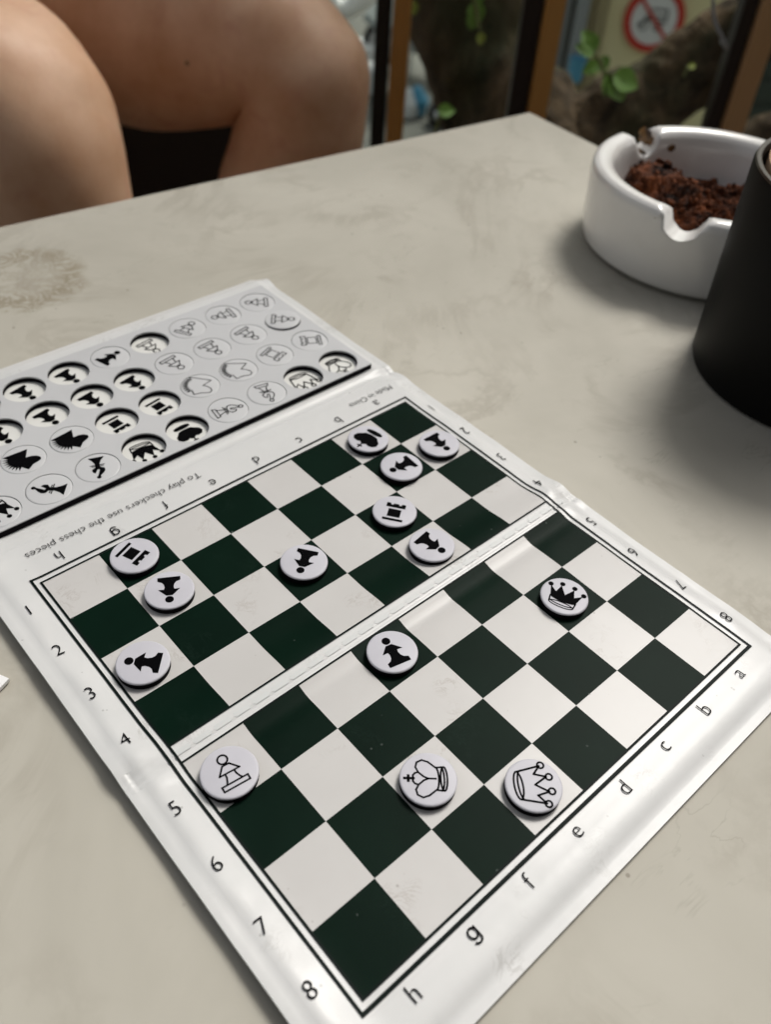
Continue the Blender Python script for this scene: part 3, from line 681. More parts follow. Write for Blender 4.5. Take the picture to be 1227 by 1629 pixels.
# lettering
def text_mesh(s, size, cx, cy, rot, o=0.02, spacing=1.0, bold=-0.012, sx=1.0, align='CENTER'):
    cu = bpy.data.curves.new('txt', 'FONT'); cu.body = s; cu.size = size; cu.align_x = align; cu.align_y = 'CENTER'
    cu.space_character = spacing; cu.resolution_u = 5; cu.offset = bold * size
    ob = bpy.data.objects.new('txt', cu); COL.objects.link(ob)
    bpy.context.view_layer.update()
    me = bpy.data.meshes.new_from_object(ob.evaluated_get(bpy.context.evaluated_depsgraph_get()))
    bpy.data.objects.remove(ob); bpy.data.curves.remove(cu)
    xs = [v.co.x for v in me.vertices]; ys = [v.co.y for v in me.vertices]
    mx, my = (min(xs) + max(xs)) / 2, (min(ys) + max(ys)) / 2
    if align == 'KEEPY': my = 0
    c_, s_ = math.cos(rot), math.sin(rot)
    bm = bmesh.new(); bm.from_mesh(me); bmesh.ops.triangulate(bm, faces=bm.faces)
    for _ in range(3):
        le = [e for e in bm.edges if e.calc_length() > 0.05]
        if not le: break
        bmesh.ops.subdivide_edges(bm, edges=le, cuts=1); bmesh.ops.triangulate(bm, faces=bm.faces)
    bm.to_mesh(me); bm.free()
    for v in me.vertices:
        a, b = (v.co.x - mx) * sx, v.co.y - my
        x, y = cx + a * c_ - b * s_, cy + a * s_ + b * c_
        v.co = W(x, y, o)
    me.materials.clear(); return me
def g_mesh(size, cx, cy, rot, o=0.02):
    w_ = 0.048; bowl = [(0.125 * math.cos(a), 0.06 + 0.14 * math.sin(a)) for a in [2 * math.pi * k / 20 for k in range(21)]]
    tail = [(0.128, 0.20), (0.128, -0.12)] + [(0.005 + 0.123 * math.cos(a), -0.12 - 0.10 * math.sin(a)) for a in [math.pi * k / 10 for k in range(1, 10)]]
    vs, fs = [], []
    c_, s_ = math.cos(rot), math.sin(rot); sc = size / 0.70
    for pts in (bowl, tail):
        for a, b in zip(pts, pts[1:]):
            a, b = Vector(a), Vector(b); d = (b - a).normalized(); n = Vector((-d.y, d.x)) * w_ / 2; e = d * 0.008; k = len(vs)
            for q in (a - e - n, b + e - n, b + e + n, a - e + n):
                q = q * sc; vs.append(W(cx + q.x * c_ - q.y * s_, cy + q.x * s_ + q.y * c_, o + 0.0003 * (k % 7)))
            fs.append((k, k + 1, k + 2, k + 3))
    return mesh('g', vs, fs)
def letter(name, s, size, cx, cy, rot, parent, **kw):
    o = link(name, g_mesh(size, cx, cy, rot) if s == 'g' else text_mesh(s, size, cx, cy, rot, **kw), m_ink); o.parent = parent; return o
for k in range(8):
    pan = p1 if k < 4 else p2
    yl = [-0.48, -1.46, -2.46, -3.43, -4.72, -5.68, -6.66, -7.58][k]
    letter('rank_number', str(k + 1), 0.32, -0.42, yl, 0, pan, sx=0.95)
    letter('rank_number', str(k + 1), 0.32, 8.31, yl, math.pi, pan, sx=0.95)
    ch = 'hgfedcba'[k]
    letter('file_letter', ch, 0.32, k + 0.485, 0.33 - (0.04 if ch == 'g' else 0), math.pi, p1, sx=0.95)
    letter('file_letter', ch, 0.335, k + 0.475, -8.36 - (0.02 if ch == 'g' else 0), 0, p2, sx=0.95)
letter('lettering', 'To play checkers use the chess pieces', 0.196, 1.73, 0.655, math.pi, p1, sx=1.12)
letter('lettering', 'Made in China', 0.196, 7.53, 0.545, math.pi, p1, sx=1.0)

# ------------------------------------------------------------------ disc symbols (unit = disc radius)
def arc(cx, cy, rx, ry, a0, a1, n=14): return [(cx + rx * math.cos(R(a0 + (a1 - a0) * k / n)), cy + ry * math.sin(R(a0 + (a1 - a0) * k / n))) for k in range(n + 1)]
PAWN_H = arc(0, 0.50, 0.165, 0.165, 0, 360, 20)[:-1]
PAWN_B = [(-0.12, 0.30), (0.12, 0.30), (0.42, -0.02), (0.20, -0.01), (0.17, -0.12), (0.20, -0.27), (0.28, -0.38), (0.44, -0.45), (0.44, -0.64), (-0.44, -0.64), (-0.44, -0.45), (-0.28, -0.38), (-0.20, -0.27), (-0.17, -0.12), (-0.20, -0.01), (-0.42, -0.02)]
SKIRT = [(-0.12, 0.28), (0.12, 0.28), (0.36, -0.02), (-0.36, -0.02)]
PB2 = [(0.16, -0.02), (0.17, -0.16), (0.22, -0.30), (0.28, -0.40), (-0.28, -0.40), (-0.22, -0.30), (-0.17, -0.16), (-0.16, -0.02)]
BASE = [(-0.46, -0.40), (0.46, -0.40), (0.46, -0.58), (-0.46, -0.58)]
RK_B = [(-0.44, -0.62), (0.44, -0.62), (0.44, -0.48), (-0.44, -0.48)]
RK_M = [(-0.28, -0.38), (0.28, -0.38), (0.28, 0.10), (-0.28, 0.10)]
RK_T = [(-0.42, 0.20), (0.42, 0.20), (0.42, 0.46), (0.25, 0.46), (0.22, 0.36), (0.14, 0.36), (0.11, 0.44), (-0.11, 0.44), (-0.14, 0.36), (-0.22, 0.36), (-0.25, 0.46), (-0.42, 0.46)]
def knight():
    p = [(0.56, -0.50), (-0.36, -0.50), (-0.12, -0.04), (-0.34, -0.01), (-0.52, 0.09), (-0.61, 0.24), (-0.57, 0.38), (-0.44, 0.44), (-0.20, 0.50), (0.06, 0.70)]
    n = 9
    for k in range(n):
        for f_, r in ((0.35, 0.52), (0.85, 0.75)):
            a = R(72 - 108 * (k + f_) / n)
            p.append((0.04 + r * math.cos(a), -0.06 + r * math.sin(a)))
    return p
KN = knight()
BI_BASE = [(-0.36, -0.70), (0.36, -0.70), (0.30, -0.52), (-0.30, -0.52)]
BI_LOW = [(-0.36, -0.70), (0.36, -0.70), (0.20, -0.48), (0.11, -0.26), (0.10, -0.02), (-0.10, -0.02), (-0.11, -0.26), (-0.20, -0.48)]
BI_HEAD = [(-0.09, -0.03), (-0.28, 0.08), (-0.30, 0.26), (-0.20, 0.42), (-0.03, 0.60), (0.05, 0.55), (0.02, 0.46), (-0.07, 0.16), (0.02, 0.14), (0.14, 0.38), (0.24, 0.30), (0.27, 0.12), (0.09, -0.03)]
BI_BALL = arc(0.02, 0.66, 0.10, 0.10, 0, 360, 16)[:-1]
WHISK = [((-0.30, -0.16), (0.30, -0.16)), ((-0.24, -0.08), (0.24, -0.08))]
QB = [(-0.62, 0.32), (-0.23, 0.50), (0.23, 0.50), (0.62, 0.32)]
Q_OUT = [(-0.44, -0.46), (-0.60, 0.27), (-0.34, 0.06), (-0.24, 0.42), (0.0, 0.04), (0.24, 0.42), (0.34, 0.06), (0.60, 0.27), (0.44, -0.46)]
Q_FILL = [(-0.47, -0.20)] + Q_OUT[1:-1] + [(0.47, -0.20)] + arc(0, -0.20, 0.47, 0.12, 0, -180, 10)[1:-1]
K_FILL = [(-0.36, -0.16), (-0.56, 0.02), (-0.60, 0.22), (-0.48, 0.38), (-0.28, 0.42), (-0.14, 0.36), (-0.08, 0.44), (0.08, 0.44), (0.14, 0.36), (0.28, 0.42), (0.48, 0.38), (0.60, 0.22), (0.56, 0.02), (0.36, -0.16)] + arc(0, -0.17, 0.36, 0.10, 0, -180, 8)[1:-1]
CROSS = [((0, 0.44), (0, 0.72)), ((-0.09, 0.60), (0.09, 0.60))]
def symbol_mesh(kind, filled, rad, z, wd=0.064):
    vs, fs = [], []
    def fill(poly):
        b = len(vs); vs.extend(poly)
        for t in tessellate_polygon([[Vector((x, y, 0)) for x, y in poly]]):
            t = [b + i for i in t]
            a_, b_, c_ = (vs[i] for i in t)
            if (b_[0] - a_[0]) * (c_[1] - a_[1]) - (b_[1] - a_[1]) * (c_[0] - a_[0]) < 0: t.reverse()
            fs.append(tuple(t))
    def stroke(pts, closed=False, w_=wd):
        q = [Vector(p) for p in pts]
        if closed: q.append(q[0])
        for a, b in zip(q, q[1:]):
            d = (b - a)
            if d.length < 1e-6: continue
            d.normalize(); n = Vector((-d.y, d.x)) * w_ / 2; e = d * w_ * 0.4
            k = len(vs); vs.extend([tuple(a - e - n), tuple(b + e - n), tuple(b + e + n), tuple(a - e + n)]); fs.append((k, k + 1, k + 2, k + 3))
    if kind == 'pawn':
        if filled: fill(PAWN_H); fill(PAWN_B)
        else: stroke(PAWN_H, True); stroke(SKIRT, True); stroke(PB2); stroke(BASE, True)
    elif kind == 'rook':
        for p in (RK_B, RK_M, RK_T): fill(p) if filled else stroke(p, True, wd * 0.9)
    elif kind == 'knight':
        fill(KN) if filled else stroke(KN, True, wd * 0.75)
    elif kind == 'bishop':
        if filled: fill(BI_LOW); fill(BI_HEAD); fill(BI_BALL)
        else: stroke(BI_BASE, True, wd * .9); stroke(BI_LOW[2:], False, wd * .9); stroke(BI_HEAD, False, wd * .9); stroke(BI_BALL, True, wd * .9)
        for a, b in WHISK: stroke([a, b], False, wd * 0.8)
    elif kind == 'queen':
        if filled:
            fill(Q_FILL)
            for x, y in QB: fill(arc(x, y, 0.10, 0.10, 0, 360, 12)[:-1])
            stroke(arc(0, -0.46, 0.44, 0.12, 0, 360, 24), False, wd * 0.7); stroke(arc(0, -0.36, 0.46, 0.12, 0, -180, 14), False, wd * 0.7)
            stroke([(-0.44, -0.46), (-0.47, -0.2)], False, wd * 0.9); stroke([(0.44, -0.46), (0.47, -0.2)], False, wd * 0.9)
        else:
            stroke(Q_OUT); stroke(arc(0, -0.46, 0.44, 0.13, 0, 360, 24), False, wd * 0.9); stroke(arc(0, -0.34, 0.47, 0.13, 0, -180, 14), False, wd * 0.9)
            for x, y in QB: stroke(arc(x, y, 0.10, 0.10, 0, 360, 12)[:-1], True, wd * 0.9)
    elif kind == 'king':
        if filled:
            fill(K_FILL); fill(arc(0, -0.48, 0.38, 0.10, 180, 360, 10) + arc(0, -0.40, 0.38, 0.08, 0, 180, 10)[::1])
            for a, b in CROSS: stroke([a, b], False, 0.07)
        else:
            for s in (-1, 1):
                stroke([(s * x, y) for x, y in [(0.36, -0.22), (0.54, 0.0), (0.60, 0.18), (0.52, 0.34), (0.36, 0.38), (0.20, 0.30), (0.06, 0.14), (0.0, 0.0), (0.0, -0.22)]], False, wd * 0.9)
                stroke([(s * 0.20, 0.30), (s * 0.17, 0.40), (s * 0.10, 0.46), (0, 0.47)], False, wd * 0.9)
            stroke(arc(0, -0.22, 0.36, 0.09, 0, -180, 12), False, wd * .9); stroke(arc(0, -0.38, 0.38, 0.09, 0, -180, 12), False, wd * .9); stroke(arc(0, -0.46, 0.38, 0.10, 0, 360, 20), False, wd * .9)
            stroke([(-0.36, -0.22), (-0.38, -0.46)], False, wd * .9); stroke([(0.36, -0.22), (0.38, -0.46)], False, wd * .9)
            for a, b in CROSS: stroke([a, b], False, wd * 1.3)
    # small z steps keep overlapping strokes from sharing one plane
    kk = 1.16 if kind in ('king', 'queen', 'knight') else 1.04
    out = [(x * rad * kk, y * rad * kk, z) for x, y in vs]
    me = bpy.data.meshes.new('symbol')
    nv, nf = [], []
    for k, f in enumerate(fs):
        b = len(nv); nv.extend([(out[i][0], out[i][1], z + (k % 11) * 4e-7) for i in f]); nf.append(tuple(range(b, b + len(f))))
    me.from_pydata(nv, [], nf); me.update(); me.materials.append(m_ink); return me
RD = 0.398 * U
def disc_meshes(capmat):
    cap = lathe_bm([(0.0, 0.1305 * U), (0.365 * U, 0.1300 * U), (0.382 * U, 0.1275 * U), (0.393 * U, 0.121 * U), (RD, 0.112 * U), (RD, 0.100 * U), (0.0, 0.100 * U)], 64)
    me1 = bpy.data.meshes.new('cap'); cap.to_mesh(me1); cap.free(); me1.materials.append(capmat)
    mg = lathe_bm([(0.0, 0.0995 * U), (0.394 * U, 0.0995 * U), (0.394 * U, 0.0), (0.0, 0.0)], 64)
    me2 = bpy.data.meshes.new('magnet'); mg.to_mesh(me2); mg.free(); me2.materials.append(m_rubber)
    for m_ in (me1, me2): m_.polygons.foreach_set('use_smooth', [True] * len(m_.polygons)); m_.set_sharp_from_angle(angle=R(40))
    return me1, me2
cap_a, mag_a = disc_meshes(m_cap); cap_b, mag_b = disc_meshes(m_tcap)
SYM = {(k, f): symbol_mesh(k, f, RD, 0.1325 * U) for k in ('pawn', 'rook', 'knight', 'bishop', 'queen', 'king') for f in (True, False)}
for me_ in SYM.values(): me_.materials[0] = m_ink
def disc(kind, filled, x, y, z, ang, label, group=None, tray=False, tilt=None):
    root = empty(kind + '_disc', (x * U, y * U, z * U), R(ang) - math.pi / 2)
    if tilt: root.rotation_euler = (R(tilt[0]), R(tilt[1]), R(ang) - math.pi / 2)
    tag(root, label, 'chess piece', group)
    link('magnet_base', mag_b if tray else mag_a, None, root); link('cap', cap_b if tray else cap_a, None, root); link('symbol', SYM[(kind, filled)], None, root)
    return root
GB = 'chess discs in play on the board'
GT = 'chess discs stored in the grey tray'
board = [('king', 1, 6.48, -0.58, -168, 'black king disc on the far row, next to the dark far right corner square'),
 ('pawn', 1, 7.50, -1.53, -91, 'black pawn disc nearest the right border of the board, under the number 2'),
 ('pawn', 1, 6.45, -1.58, 177, 'black pawn disc on the dark square just in front of the black king disc'),
 ('rook', 1, 5.53, -2.41, 36, 'black rook disc on a dark square in the middle of the far half'),
 ('pawn', 1, 5.48, -3.43, -81, 'black pawn disc on the light square at the right end, touching the middle fold'),
 ('pawn', 1, 3.52, -2.37, -144, 'black pawn disc alone on a dark square amid the far half'),
 ('rook', 1, 1.41, -0.52, -68, 'black rook disc on the dark square by the letter g'),
 ('pawn', 1, 1.46, -1.52, -120, 'black pawn disc just in front of the far left rook disc'),
 ('pawn', 1, 0.42, -2.49, 137, 'black pawn disc lying sideways by the left border near the number 3'),
 ('pawn', 0, 0.40, -4.77, 83, 'white outlined pawn disc by the left border just below the middle fold'),
 ('pawn', 1, 3.45, -4.67, 77, 'upright black pawn disc on a dark square right below the middle fold'),
 ('queen', 1, 6.42, -5.63, 22, 'black queen disc with a filled crown on a dark square of the near half'),
 ('king', 0, 2.41, -6.57, 139, 'white outlined king disc lying sideways on a light square of the near half'),
 ('queen', 0, 3.46, -7.56, -37, 'white outlined queen disc on the light square by the near border line')]
for k, f, x, y, a, lab in board:
    disc(k, bool(f), x, y, H(x, y) + 0.014, a, lab, GB)
# ---- tray with punched holes
ZT0, ZT1 = 0.172, 0.305
tx = [7.66 - 0.945 * k for k in range(9)]; ty = [4.78, 3.79, 2.80, 1.79]
TX0, TX1, TY0, TY1 = tx[8] - 0.50, 8.19, 1.30, 5.36
slots = {}
def S(c, r, kind, f, a, full): slots[(c, r)] = (kind, f, a, full)
S(0, 0, 'pawn', 0, 147, 1); S(1, 0, 'pawn', 0, 172, 1); S(2, 0, 'pawn', 0, 30, 1); S(3, 0, 'pawn', 0, -81, 0); S(4, 0, 'pawn', 1, 17, 1)
for c in (5, 6, 7): S(c, 0, 'pawn', 1, -75, 0)
S(0, 1, 'pawn', 0, -39, 1); S(1, 1, 'pawn', 0, -77, 1); S(2, 1, 'pawn', 0, -82, 1); S(3, 1, 'pawn', 0, -79, 1)
for c in (4, 5, 6, 7): S(c, 1, 'pawn', 1, -77, 0)
S(0, 2, 'rook', 0, 150, 1); S(1, 2, 'rook', 0, -68, 1); S(2, 2, 'knight', 0, -125, 1); S(3, 2, 'knight', 0, -140, 1)
S(4, 2, 'rook', 1, -80, 0); S(5, 2, 'rook', 1, -81, 0); S(6, 2, 'knight', 1, -82, 1); S(7, 2, 'knight', 1, -93, 1)
S(0, 3, 'king', 0, -90, 0); S(1, 3, 'queen', 0, -92, 0); S(2, 3, 'bishop', 0, -101, 1); S(3, 3, 'bishop', 0, -8, 1)
S(4, 3, 'king', 1, -86, 0); S(5, 3, 'queen', 1, -95, 0); S(6, 3, 'bishop', 1, -111, 1); S(7, 3, 'bishop', 1, 140, 1); S(8, 3, 'queen', 1, -86, 1)
HR0 = 0.415
def tray_mesh():
    SEG = 48; vs, fs, mi = [], [], []
    ex = [TX1] + [(tx[k] + tx[k + 1]) / 2 for k in range(8)] + [TX0]
    ey = [TY1] + [(ty[k] + ty[k + 1]) / 2 for k in range(3)] + [TY0]
    for c in range(9):
        for r in range(4):
            x1, x0, y1, y0 = ex[c], ex[c + 1], ey[r], ey[r + 1]; cx, cy = tx[c], ty[r]
            if (c, r) not in slots:
                b = len(vs); vs += [(x0, y0, ZT1), (x1, y0, ZT1), (x1, y1, ZT1), (x0, y1, ZT1)]; fs.append((b, b + 1, b + 2, b + 3)); mi.append(0); continue
            base = len(vs); HR = 0.4035 if slots[(c, r)][3] else HR0
            angs = [2 * math.pi * k / SEG for k in range(SEG)]
            outer = []
            for a in angs:
                ca, sa = math.cos(a), math.sin(a)
                tt = min(((x1 - cx) / ca if ca > 1e-9 else (x0 - cx) / ca if ca < -1e-9 else 1e9), ((y1 - cy) / sa if sa > 1e-9 else (y0 - cy) / sa if sa < -1e-9 else 1e9))
                outer.append((cx + ca * tt, cy + sa * tt, ZT1))
            for qx, qy in ((x1, y1), (x0, y1), (x0, y0), (x1, y0)):
                k = min(range(SEG), key=lambda i: (outer[i][0] - qx) ** 2 + (outer[i][1] - qy) ** 2); outer[k] = (qx, qy, ZT1)
            vs += outer
            vs += [(cx + (HR + 0.006) * math.cos(a), cy + (HR + 0.006) * math.sin(a), ZT1) for a in angs]
            vs += [(cx + HR * math.cos(a), cy + HR * math.sin(a), ZT1 - 0.007) for a in angs]
            vs += [(cx + HR * math.cos(a), cy + HR * math.sin(a), ZT1 - 0.03) for a in angs]
            vs += [(cx + HR * math.cos(a), cy + HR * math.sin(a), ZT0) for a in angs]
            for k in range(SEG):
                k2 = (k + 1) % SEG
                for q, m_ in ((0, 0), (1, 0), (2, 0), (3, 1)):
                    fs.append((base + q * SEG + k, base + q * SEG + k2, base + (q + 1) * SEG + k2, base + (q + 1) * SEG + k)); mi.append(m_)
    b = len(vs)
    vs += [(TX0, TY0, ZT1), (TX1, TY0, ZT1), (TX1, TY1, ZT1), (TX0, TY1, ZT1), (TX0, TY0, ZT1 - 0.018), (TX1, TY0, ZT1 - 0.018), (TX1, TY1, ZT1 - 0.018), (TX0, TY1, ZT1 - 0.018), (TX0, TY0, ZT0), (TX1, TY0, ZT0), (TX1, TY1, ZT0), (TX0, TY1, ZT0)]
    for k in range(4):
        k2 = (k + 1) % 4
        fs.append((b + k, b + 4 + k, b + 4 + k2, b + k2)); mi.append(0)
        fs.append((b + 4 + k, b + 8 + k, b + 8 + k2, b + 4 + k2)); mi.append(1)
    me = mesh('tray', [(x * U, y * U, z * U) for x, y, z in vs], fs)
    me.materials.append(m_tray); me.materials.append(m_rubber)
    me.polygons.foreach_set('material_index', mi)
    bm = bmesh.new(); bm.from_mesh(me); bmesh.ops.recalc_face_normals(bm, faces=bm.faces); 
    for f in bm.faces:
        if f.calc_center_median().z > (ZT1 - 0.0001) * U and f.normal.z < 0: f.normal_flip()
    bm.to_mesh(me); bm.free()
    return me
tray = wpart('piece_tray', tray_mesh(), m_tray, smooth=False)
fl = link('tray_floor', mesh('fl', [(TX0 * U, TY0 * U, (ZT0 + 0.012) * U), (TX1 * U, TY0 * U, (ZT0 + 0.012) * U), (TX1 * U, TY1 * U, (ZT0 + 0.012) * U), (TX0 * U, TY1 * U, (ZT0 + 0.012) * U)], [(0, 1, 2, 3)]), m_floor_tray); fl.parent = tray
names = {('pawn', 0): 'white outlined pawn', ('pawn', 1): 'black pawn', ('rook', 0): 'white outlined rook', ('knight', 0): 'white outlined knight', ('knight', 1): 'black knight',
         ('bishop', 0): 'white outlined bishop', ('bishop', 1): 'black bishop', ('queen', 1): 'black queen'}
rown = ['far row', 'second row from the back', 'third row from the back', 'near row']
tlab = {(0, 0): 'white outlined pawn disc in the far right corner of the grey tray',
 (1, 0): 'white outlined pawn disc in the far row of the tray, second from its right end',
 (2, 0): 'white outlined pawn disc in the far tray row, next to an empty outlined pawn hole',
 (4, 0): 'black pawn disc alone among the empty holes in the far tray row',
 (0, 1): 'white outlined pawn disc standing slightly proud at the right end of the second tray row',
 (1, 1): 'white outlined pawn disc in the second tray row, next to the proud end disc',
 (2, 1): 'white outlined pawn disc in the second tray row, third from the right end',
 (3, 1): 'white outlined pawn disc in the second tray row, beside the empty black pawn holes',
 (0, 2): 'white outlined rook disc ending the third tray row, castle top pointing left',
 (1, 2): 'white outlined rook disc second in the third tray row, castle top pointing right',
 (2, 2): 'white outlined knight disc beside the rook discs in the third tray row',
 (3, 2): 'white outlined knight disc beside the empty black rook holes in the third tray row',
 (6, 2): 'black knight disc beside the empty black rook holes in the third tray row',
 (7, 2): 'black knight disc at the left photo edge of the third tray row',
 (2, 3): 'white outlined bishop disc beside the empty outlined crown hole in the near tray row',
 (3, 3): 'white outlined bishop disc beside the empty black king hole in the near tray row',
 (6, 3): 'black bishop disc beside the empty black crown hole, its ball pointing to the board',
 (7, 3): 'black bishop disc lying sideways in the near tray row, ball pointing left',
 (8, 3): 'black queen disc cut by the left photo edge in the near tray row'}
random.seed(3)
for (c, r), (kind, f, a, full) in slots.items():
    if full:
        prow = 0.045 if (c, r) == (0, 1) else random.uniform(-0.003, 0.004)
        disc(kind, bool(f), tx[c] + random.uniform(-0.002, 0.002), ty[r] + random.uniform(-0.002, 0.002), ZT1 - 0.131 + prow, a, tlab[(c, r)], GT, True,
             (2.0, -1.5) if (c, r) == (0, 1) else (random.uniform(-.25, .25), random.uniform(-.25, .25)))
    else:
        o = link('printed_symbol', SYM[(kind, bool(f))], None, tray); o.location = (tx[c] * U, ty[r] * U, (ZT0 + 0.018 - 0.1325) * U); o.rotation_euler = (0, 0, R(a) - math.pi / 2)

# ------------------------------------------------------------------ ashtray with coffee grounds
AX, AY, AR, AH = 19.5 * U, 0.48 * U, 3.32 * U, 2.17 * U
def ashtray():
    prof = [(0.0, 0.0), (0.72, 0.0), (0.90, 0.012), (0.96, 0.06), (0.975, 0.14), (0.985, 0.30), (0.995, 0.42), (1.0, 0.52), (0.998, 0.585), (0.985, 0.620), (0.96, 0.640), (0.925, 0.645), (0.885, 0.640), (0.85, 0.622), (0.825, 0.59), (0.81, 0.54),
            (0.79, 0.42), (0.765, 0.30), (0.73, 0.2), (0.66, 0.13), (0.5, 0.11), (0.0, 0.11)]
    sc = AH / 0.645; seg = 192
    bm = bmesh.new(); rings = []
    # finer profile
    fine = []
    for (r0, z0), (r1, z1) in zip(prof, prof[1:]):
        n = 3
        for k in range(n): fine.append((r0 + (r1 - r0) * k / n, z0 + (z1 - z0) * k / n))
    fine.append(prof[-1])
    for r, z in fine:
        if r < 1e-6: rings.append([bm.verts.new((0, 0, z * sc))]); continue
        ring = []
        for k in range(seg):
            a = 2 * math.pi * k / seg; zz = z * sc
            for na in NOTCH:
                da = abs((a - na + math.pi) % (2 * math.pi) - math.pi) * AR * 0.92
                wn = 0.46 * U
                if da < wn * 1.6:
                    fl_ = AH - 0.62 * U * (1 - (da / wn) ** 2) ** 0.5 if da < wn else AH
                    fl_ += 0.0
                    # rounded shoulder
                    sh = 0.10 * U * math.exp(-((da - wn) / (0.13 * U)) ** 2)
                    zz = min(zz, fl_ - sh if z > 0.5 else fl_ - sh)
            ring.append(bm.verts.new((r * AR * math.cos(a), r * AR * math.sin(a), zz)))
        rings.append(ring)
    for a, b in zip(rings, rings[1:]):
        for k in range(seg):
            k2 = (k + 1) % seg
            if len(a) == 1: bm.faces.new((a[0], b[k], b[k2]))
            elif len(b) == 1: bm.faces.new((a[k], a[k2], b[0]))
            else: bm.faces.new((a[k], a[k2], b[k2], b[k]))
    bmesh.ops.recalc_face_normals(bm, faces=bm.faces); return bm
NOTCH = [R(-162), R(78), R(-42)]
ash = empty('ashtray', (AX, AY, 0)); tag(ash, 'round white ceramic ashtray with notched rim full of brown coffee grounds', 'ashtray')
bm_obj('bowl', ashtray(), m_ceramic, ash, True)
# burn residue in the far notch and a small smear inside
def patch(n, ang, r0, z0, sx, sz, seed):
    bm = bmesh.new(); bmesh.ops.create_icosphere(bm, subdivisions=3, radius=1)
    for v in bm.verts:
        q = 1 + 0.5 * noise.noise(v.co * 2.5 + Vector((seed, 0, 0))); v.co = Vector((v.co.x * sx[0] * q, v.co.y * sx[1] * q, v.co.z * sz * q))
    bmesh.ops.rotate(bm, cent=(0, 0, 0), matrix=Matrix.Rotation(ang, 3, 'Z'), verts=bm.verts)
    bmesh.ops.translate(bm, vec=(r0 * math.cos(ang), r0 * math.sin(ang), z0), verts=bm.verts)
    return bm_obj(n, bm, m_burn, ash, True)
patch('burn_mark', R(73.5), AR * 0.93, AH - 0.24 * U, (0.30 * U, 0.05 * U), 0.20 * U, 1)
patch('burn_mark', R(77), AR * 0.90, AH - 0.60 * U, (0.2 * U, 0.13 * U), 0.035 * U, 6)
patch('ash_smear', R(60), AR * 0.802, AH - 0.45 * U, (0.025 * U, 0.12 * U), 0.10 * U, 4)
# coffee grounds: heaped crumbly mound
def grounds():
    bm = bmesh.new(); nR, nA = 70, 150; RG = AR * 0.79
    rings = []
    for i in range(nR + 1):
        rr_ = RG * i / nR; ring = []
        for k in range(nA if i else 1):
            a = 2 * math.pi * k / nA; x, y = rr_ * math.cos(a), rr_ * math.sin(a)
            u, v = x / AR, y / AR
            h = 0.74 * U + 1.2 * U * math.exp(-((u + 0.28) ** 2 + (v - 0.42) ** 2) / 0.16) + 0.5 * U * math.exp(-((u + 0.3) ** 2 + (v + 0.25) ** 2) / 0.2) + 0.28 * U * math.exp(-((u - 0.3) ** 2 + (v + 0.1) ** 2) / 0.2)
            q = Vector((x, y, 0)) / U
            crumb = noise.fractal(q * 2.4, 0.7, 2.1, 7)
            h += 0.30 * U * noise.noise(q * 0.7 + Vector((3, 1, 2))) + 0.22 * U * crumb + 0.24 * U * (0.5 - abs(noise.noise(q * 1.1))) + 0.07 * U * noise.cell(q * 1.8)
            e = 1 - ss(0.86, 1.0, i / nR) * 0.5
            ring.append(bm.verts.new((x, y, max(0.36 * U, min(h * e, 1.95 * U)))))
        rings.append(ring)
    for a, b in zip(rings, rings[1:]):
        for k in range(nA):
            k2 = (k + 1) % nA
            if len(a) == 1: bm.faces.new((a[0], b[k], b[k2]))
            else: bm.faces.new((a[k], b[k], b[k2], a[k2]))
    bmesh.ops.recalc_face_normals(bm, faces=bm.faces)
    for f in bm.faces:
        if f.normal.z < 0: f.normal_flip()
    return bm
gr = bm_obj('coffee_grounds', grounds(), m_ground, None, False); gr.location = (AX, AY, 0)
tag(gr, 'heap of reddish brown coffee grounds filling the white ashtray', 'coffee grounds', kind='stuff')
# loose crumbs on the heap
random.seed(9)
cb = bmesh.new()
for k in range(90):
    a = random.random() * 2 * math.pi; r_ = math.sqrt(random.random()) * AR * 0.72; u, v = r_ * math.cos(a) / AR, r_ * math.sin(a) / AR
    h = 0.74 * U + 1.2 * U * math.exp(-((u + 0.28) ** 2 + (v - 0.42) ** 2) / 0.16) + 0.5 * U * math.exp(-((u + 0.3) ** 2 + (v + 0.25) ** 2) / 0.2) + 0.28 * U * math.exp(-((u - 0.3) ** 2 + (v + 0.1) ** 2) / 0.2) + 0.30 * U * noise.noise(Vector((u, v, 0)) * AR / U * 0.7 + Vector((3, 1, 2))) + 0.14 * U
    s = random.uniform(0.05, 0.15) * U
    r2 = bmesh.ops.create_icosphere(cb, subdivisions=1, radius=s, matrix=Matrix.Translation((u * AR, v * AR, h)))
    for vv in r2['verts']: vv.co += Vector([random.uniform(-.3, .3) * s for _ in range(3)])
cr = bm_obj('loose_crumbs', cb, m_ground, gr)
cr['kind'] = 'stuff'

# ------------------------------------------------------------------ black canister in front of the ashtray
cup = empty('black_canister', (16.36 * U, -4.76 * U, 0)); tag(cup, 'matt black round canister with a tan wooden lid insert before the ashtray', 'canister')
CR, CH = 2.70 * U, 4.55 * U
bm_obj('body', lathe_bm([(0, 0), (CR * 0.93, 0), (CR * 0.985, 0.05 * U), (CR, 0.16 * U), (CR * 1.02, CH * 0.45), (CR * 1.04, CH - 0.12 * U), (CR * 1.03, CH - 0.06 * U), (CR * 0.99, CH - 0.06 * U), (CR * 0.98, CH - 0.5 * U), (0, CH - 0.5 * U)], 96), m_cup, cup, autos=40)
bm_obj('rim', lathe_bm([(CR * 0.975, CH - 0.15 * U), (CR * 1.03, CH - 0.058 * U), (CR * 1.025, CH - 0.01 * U), (CR * 1.0, CH), (CR * 0.985, CH - 0.02 * U), (CR * 0.975, CH - 0.15 * U)], 96), m_cuprim, cup, autos=50)
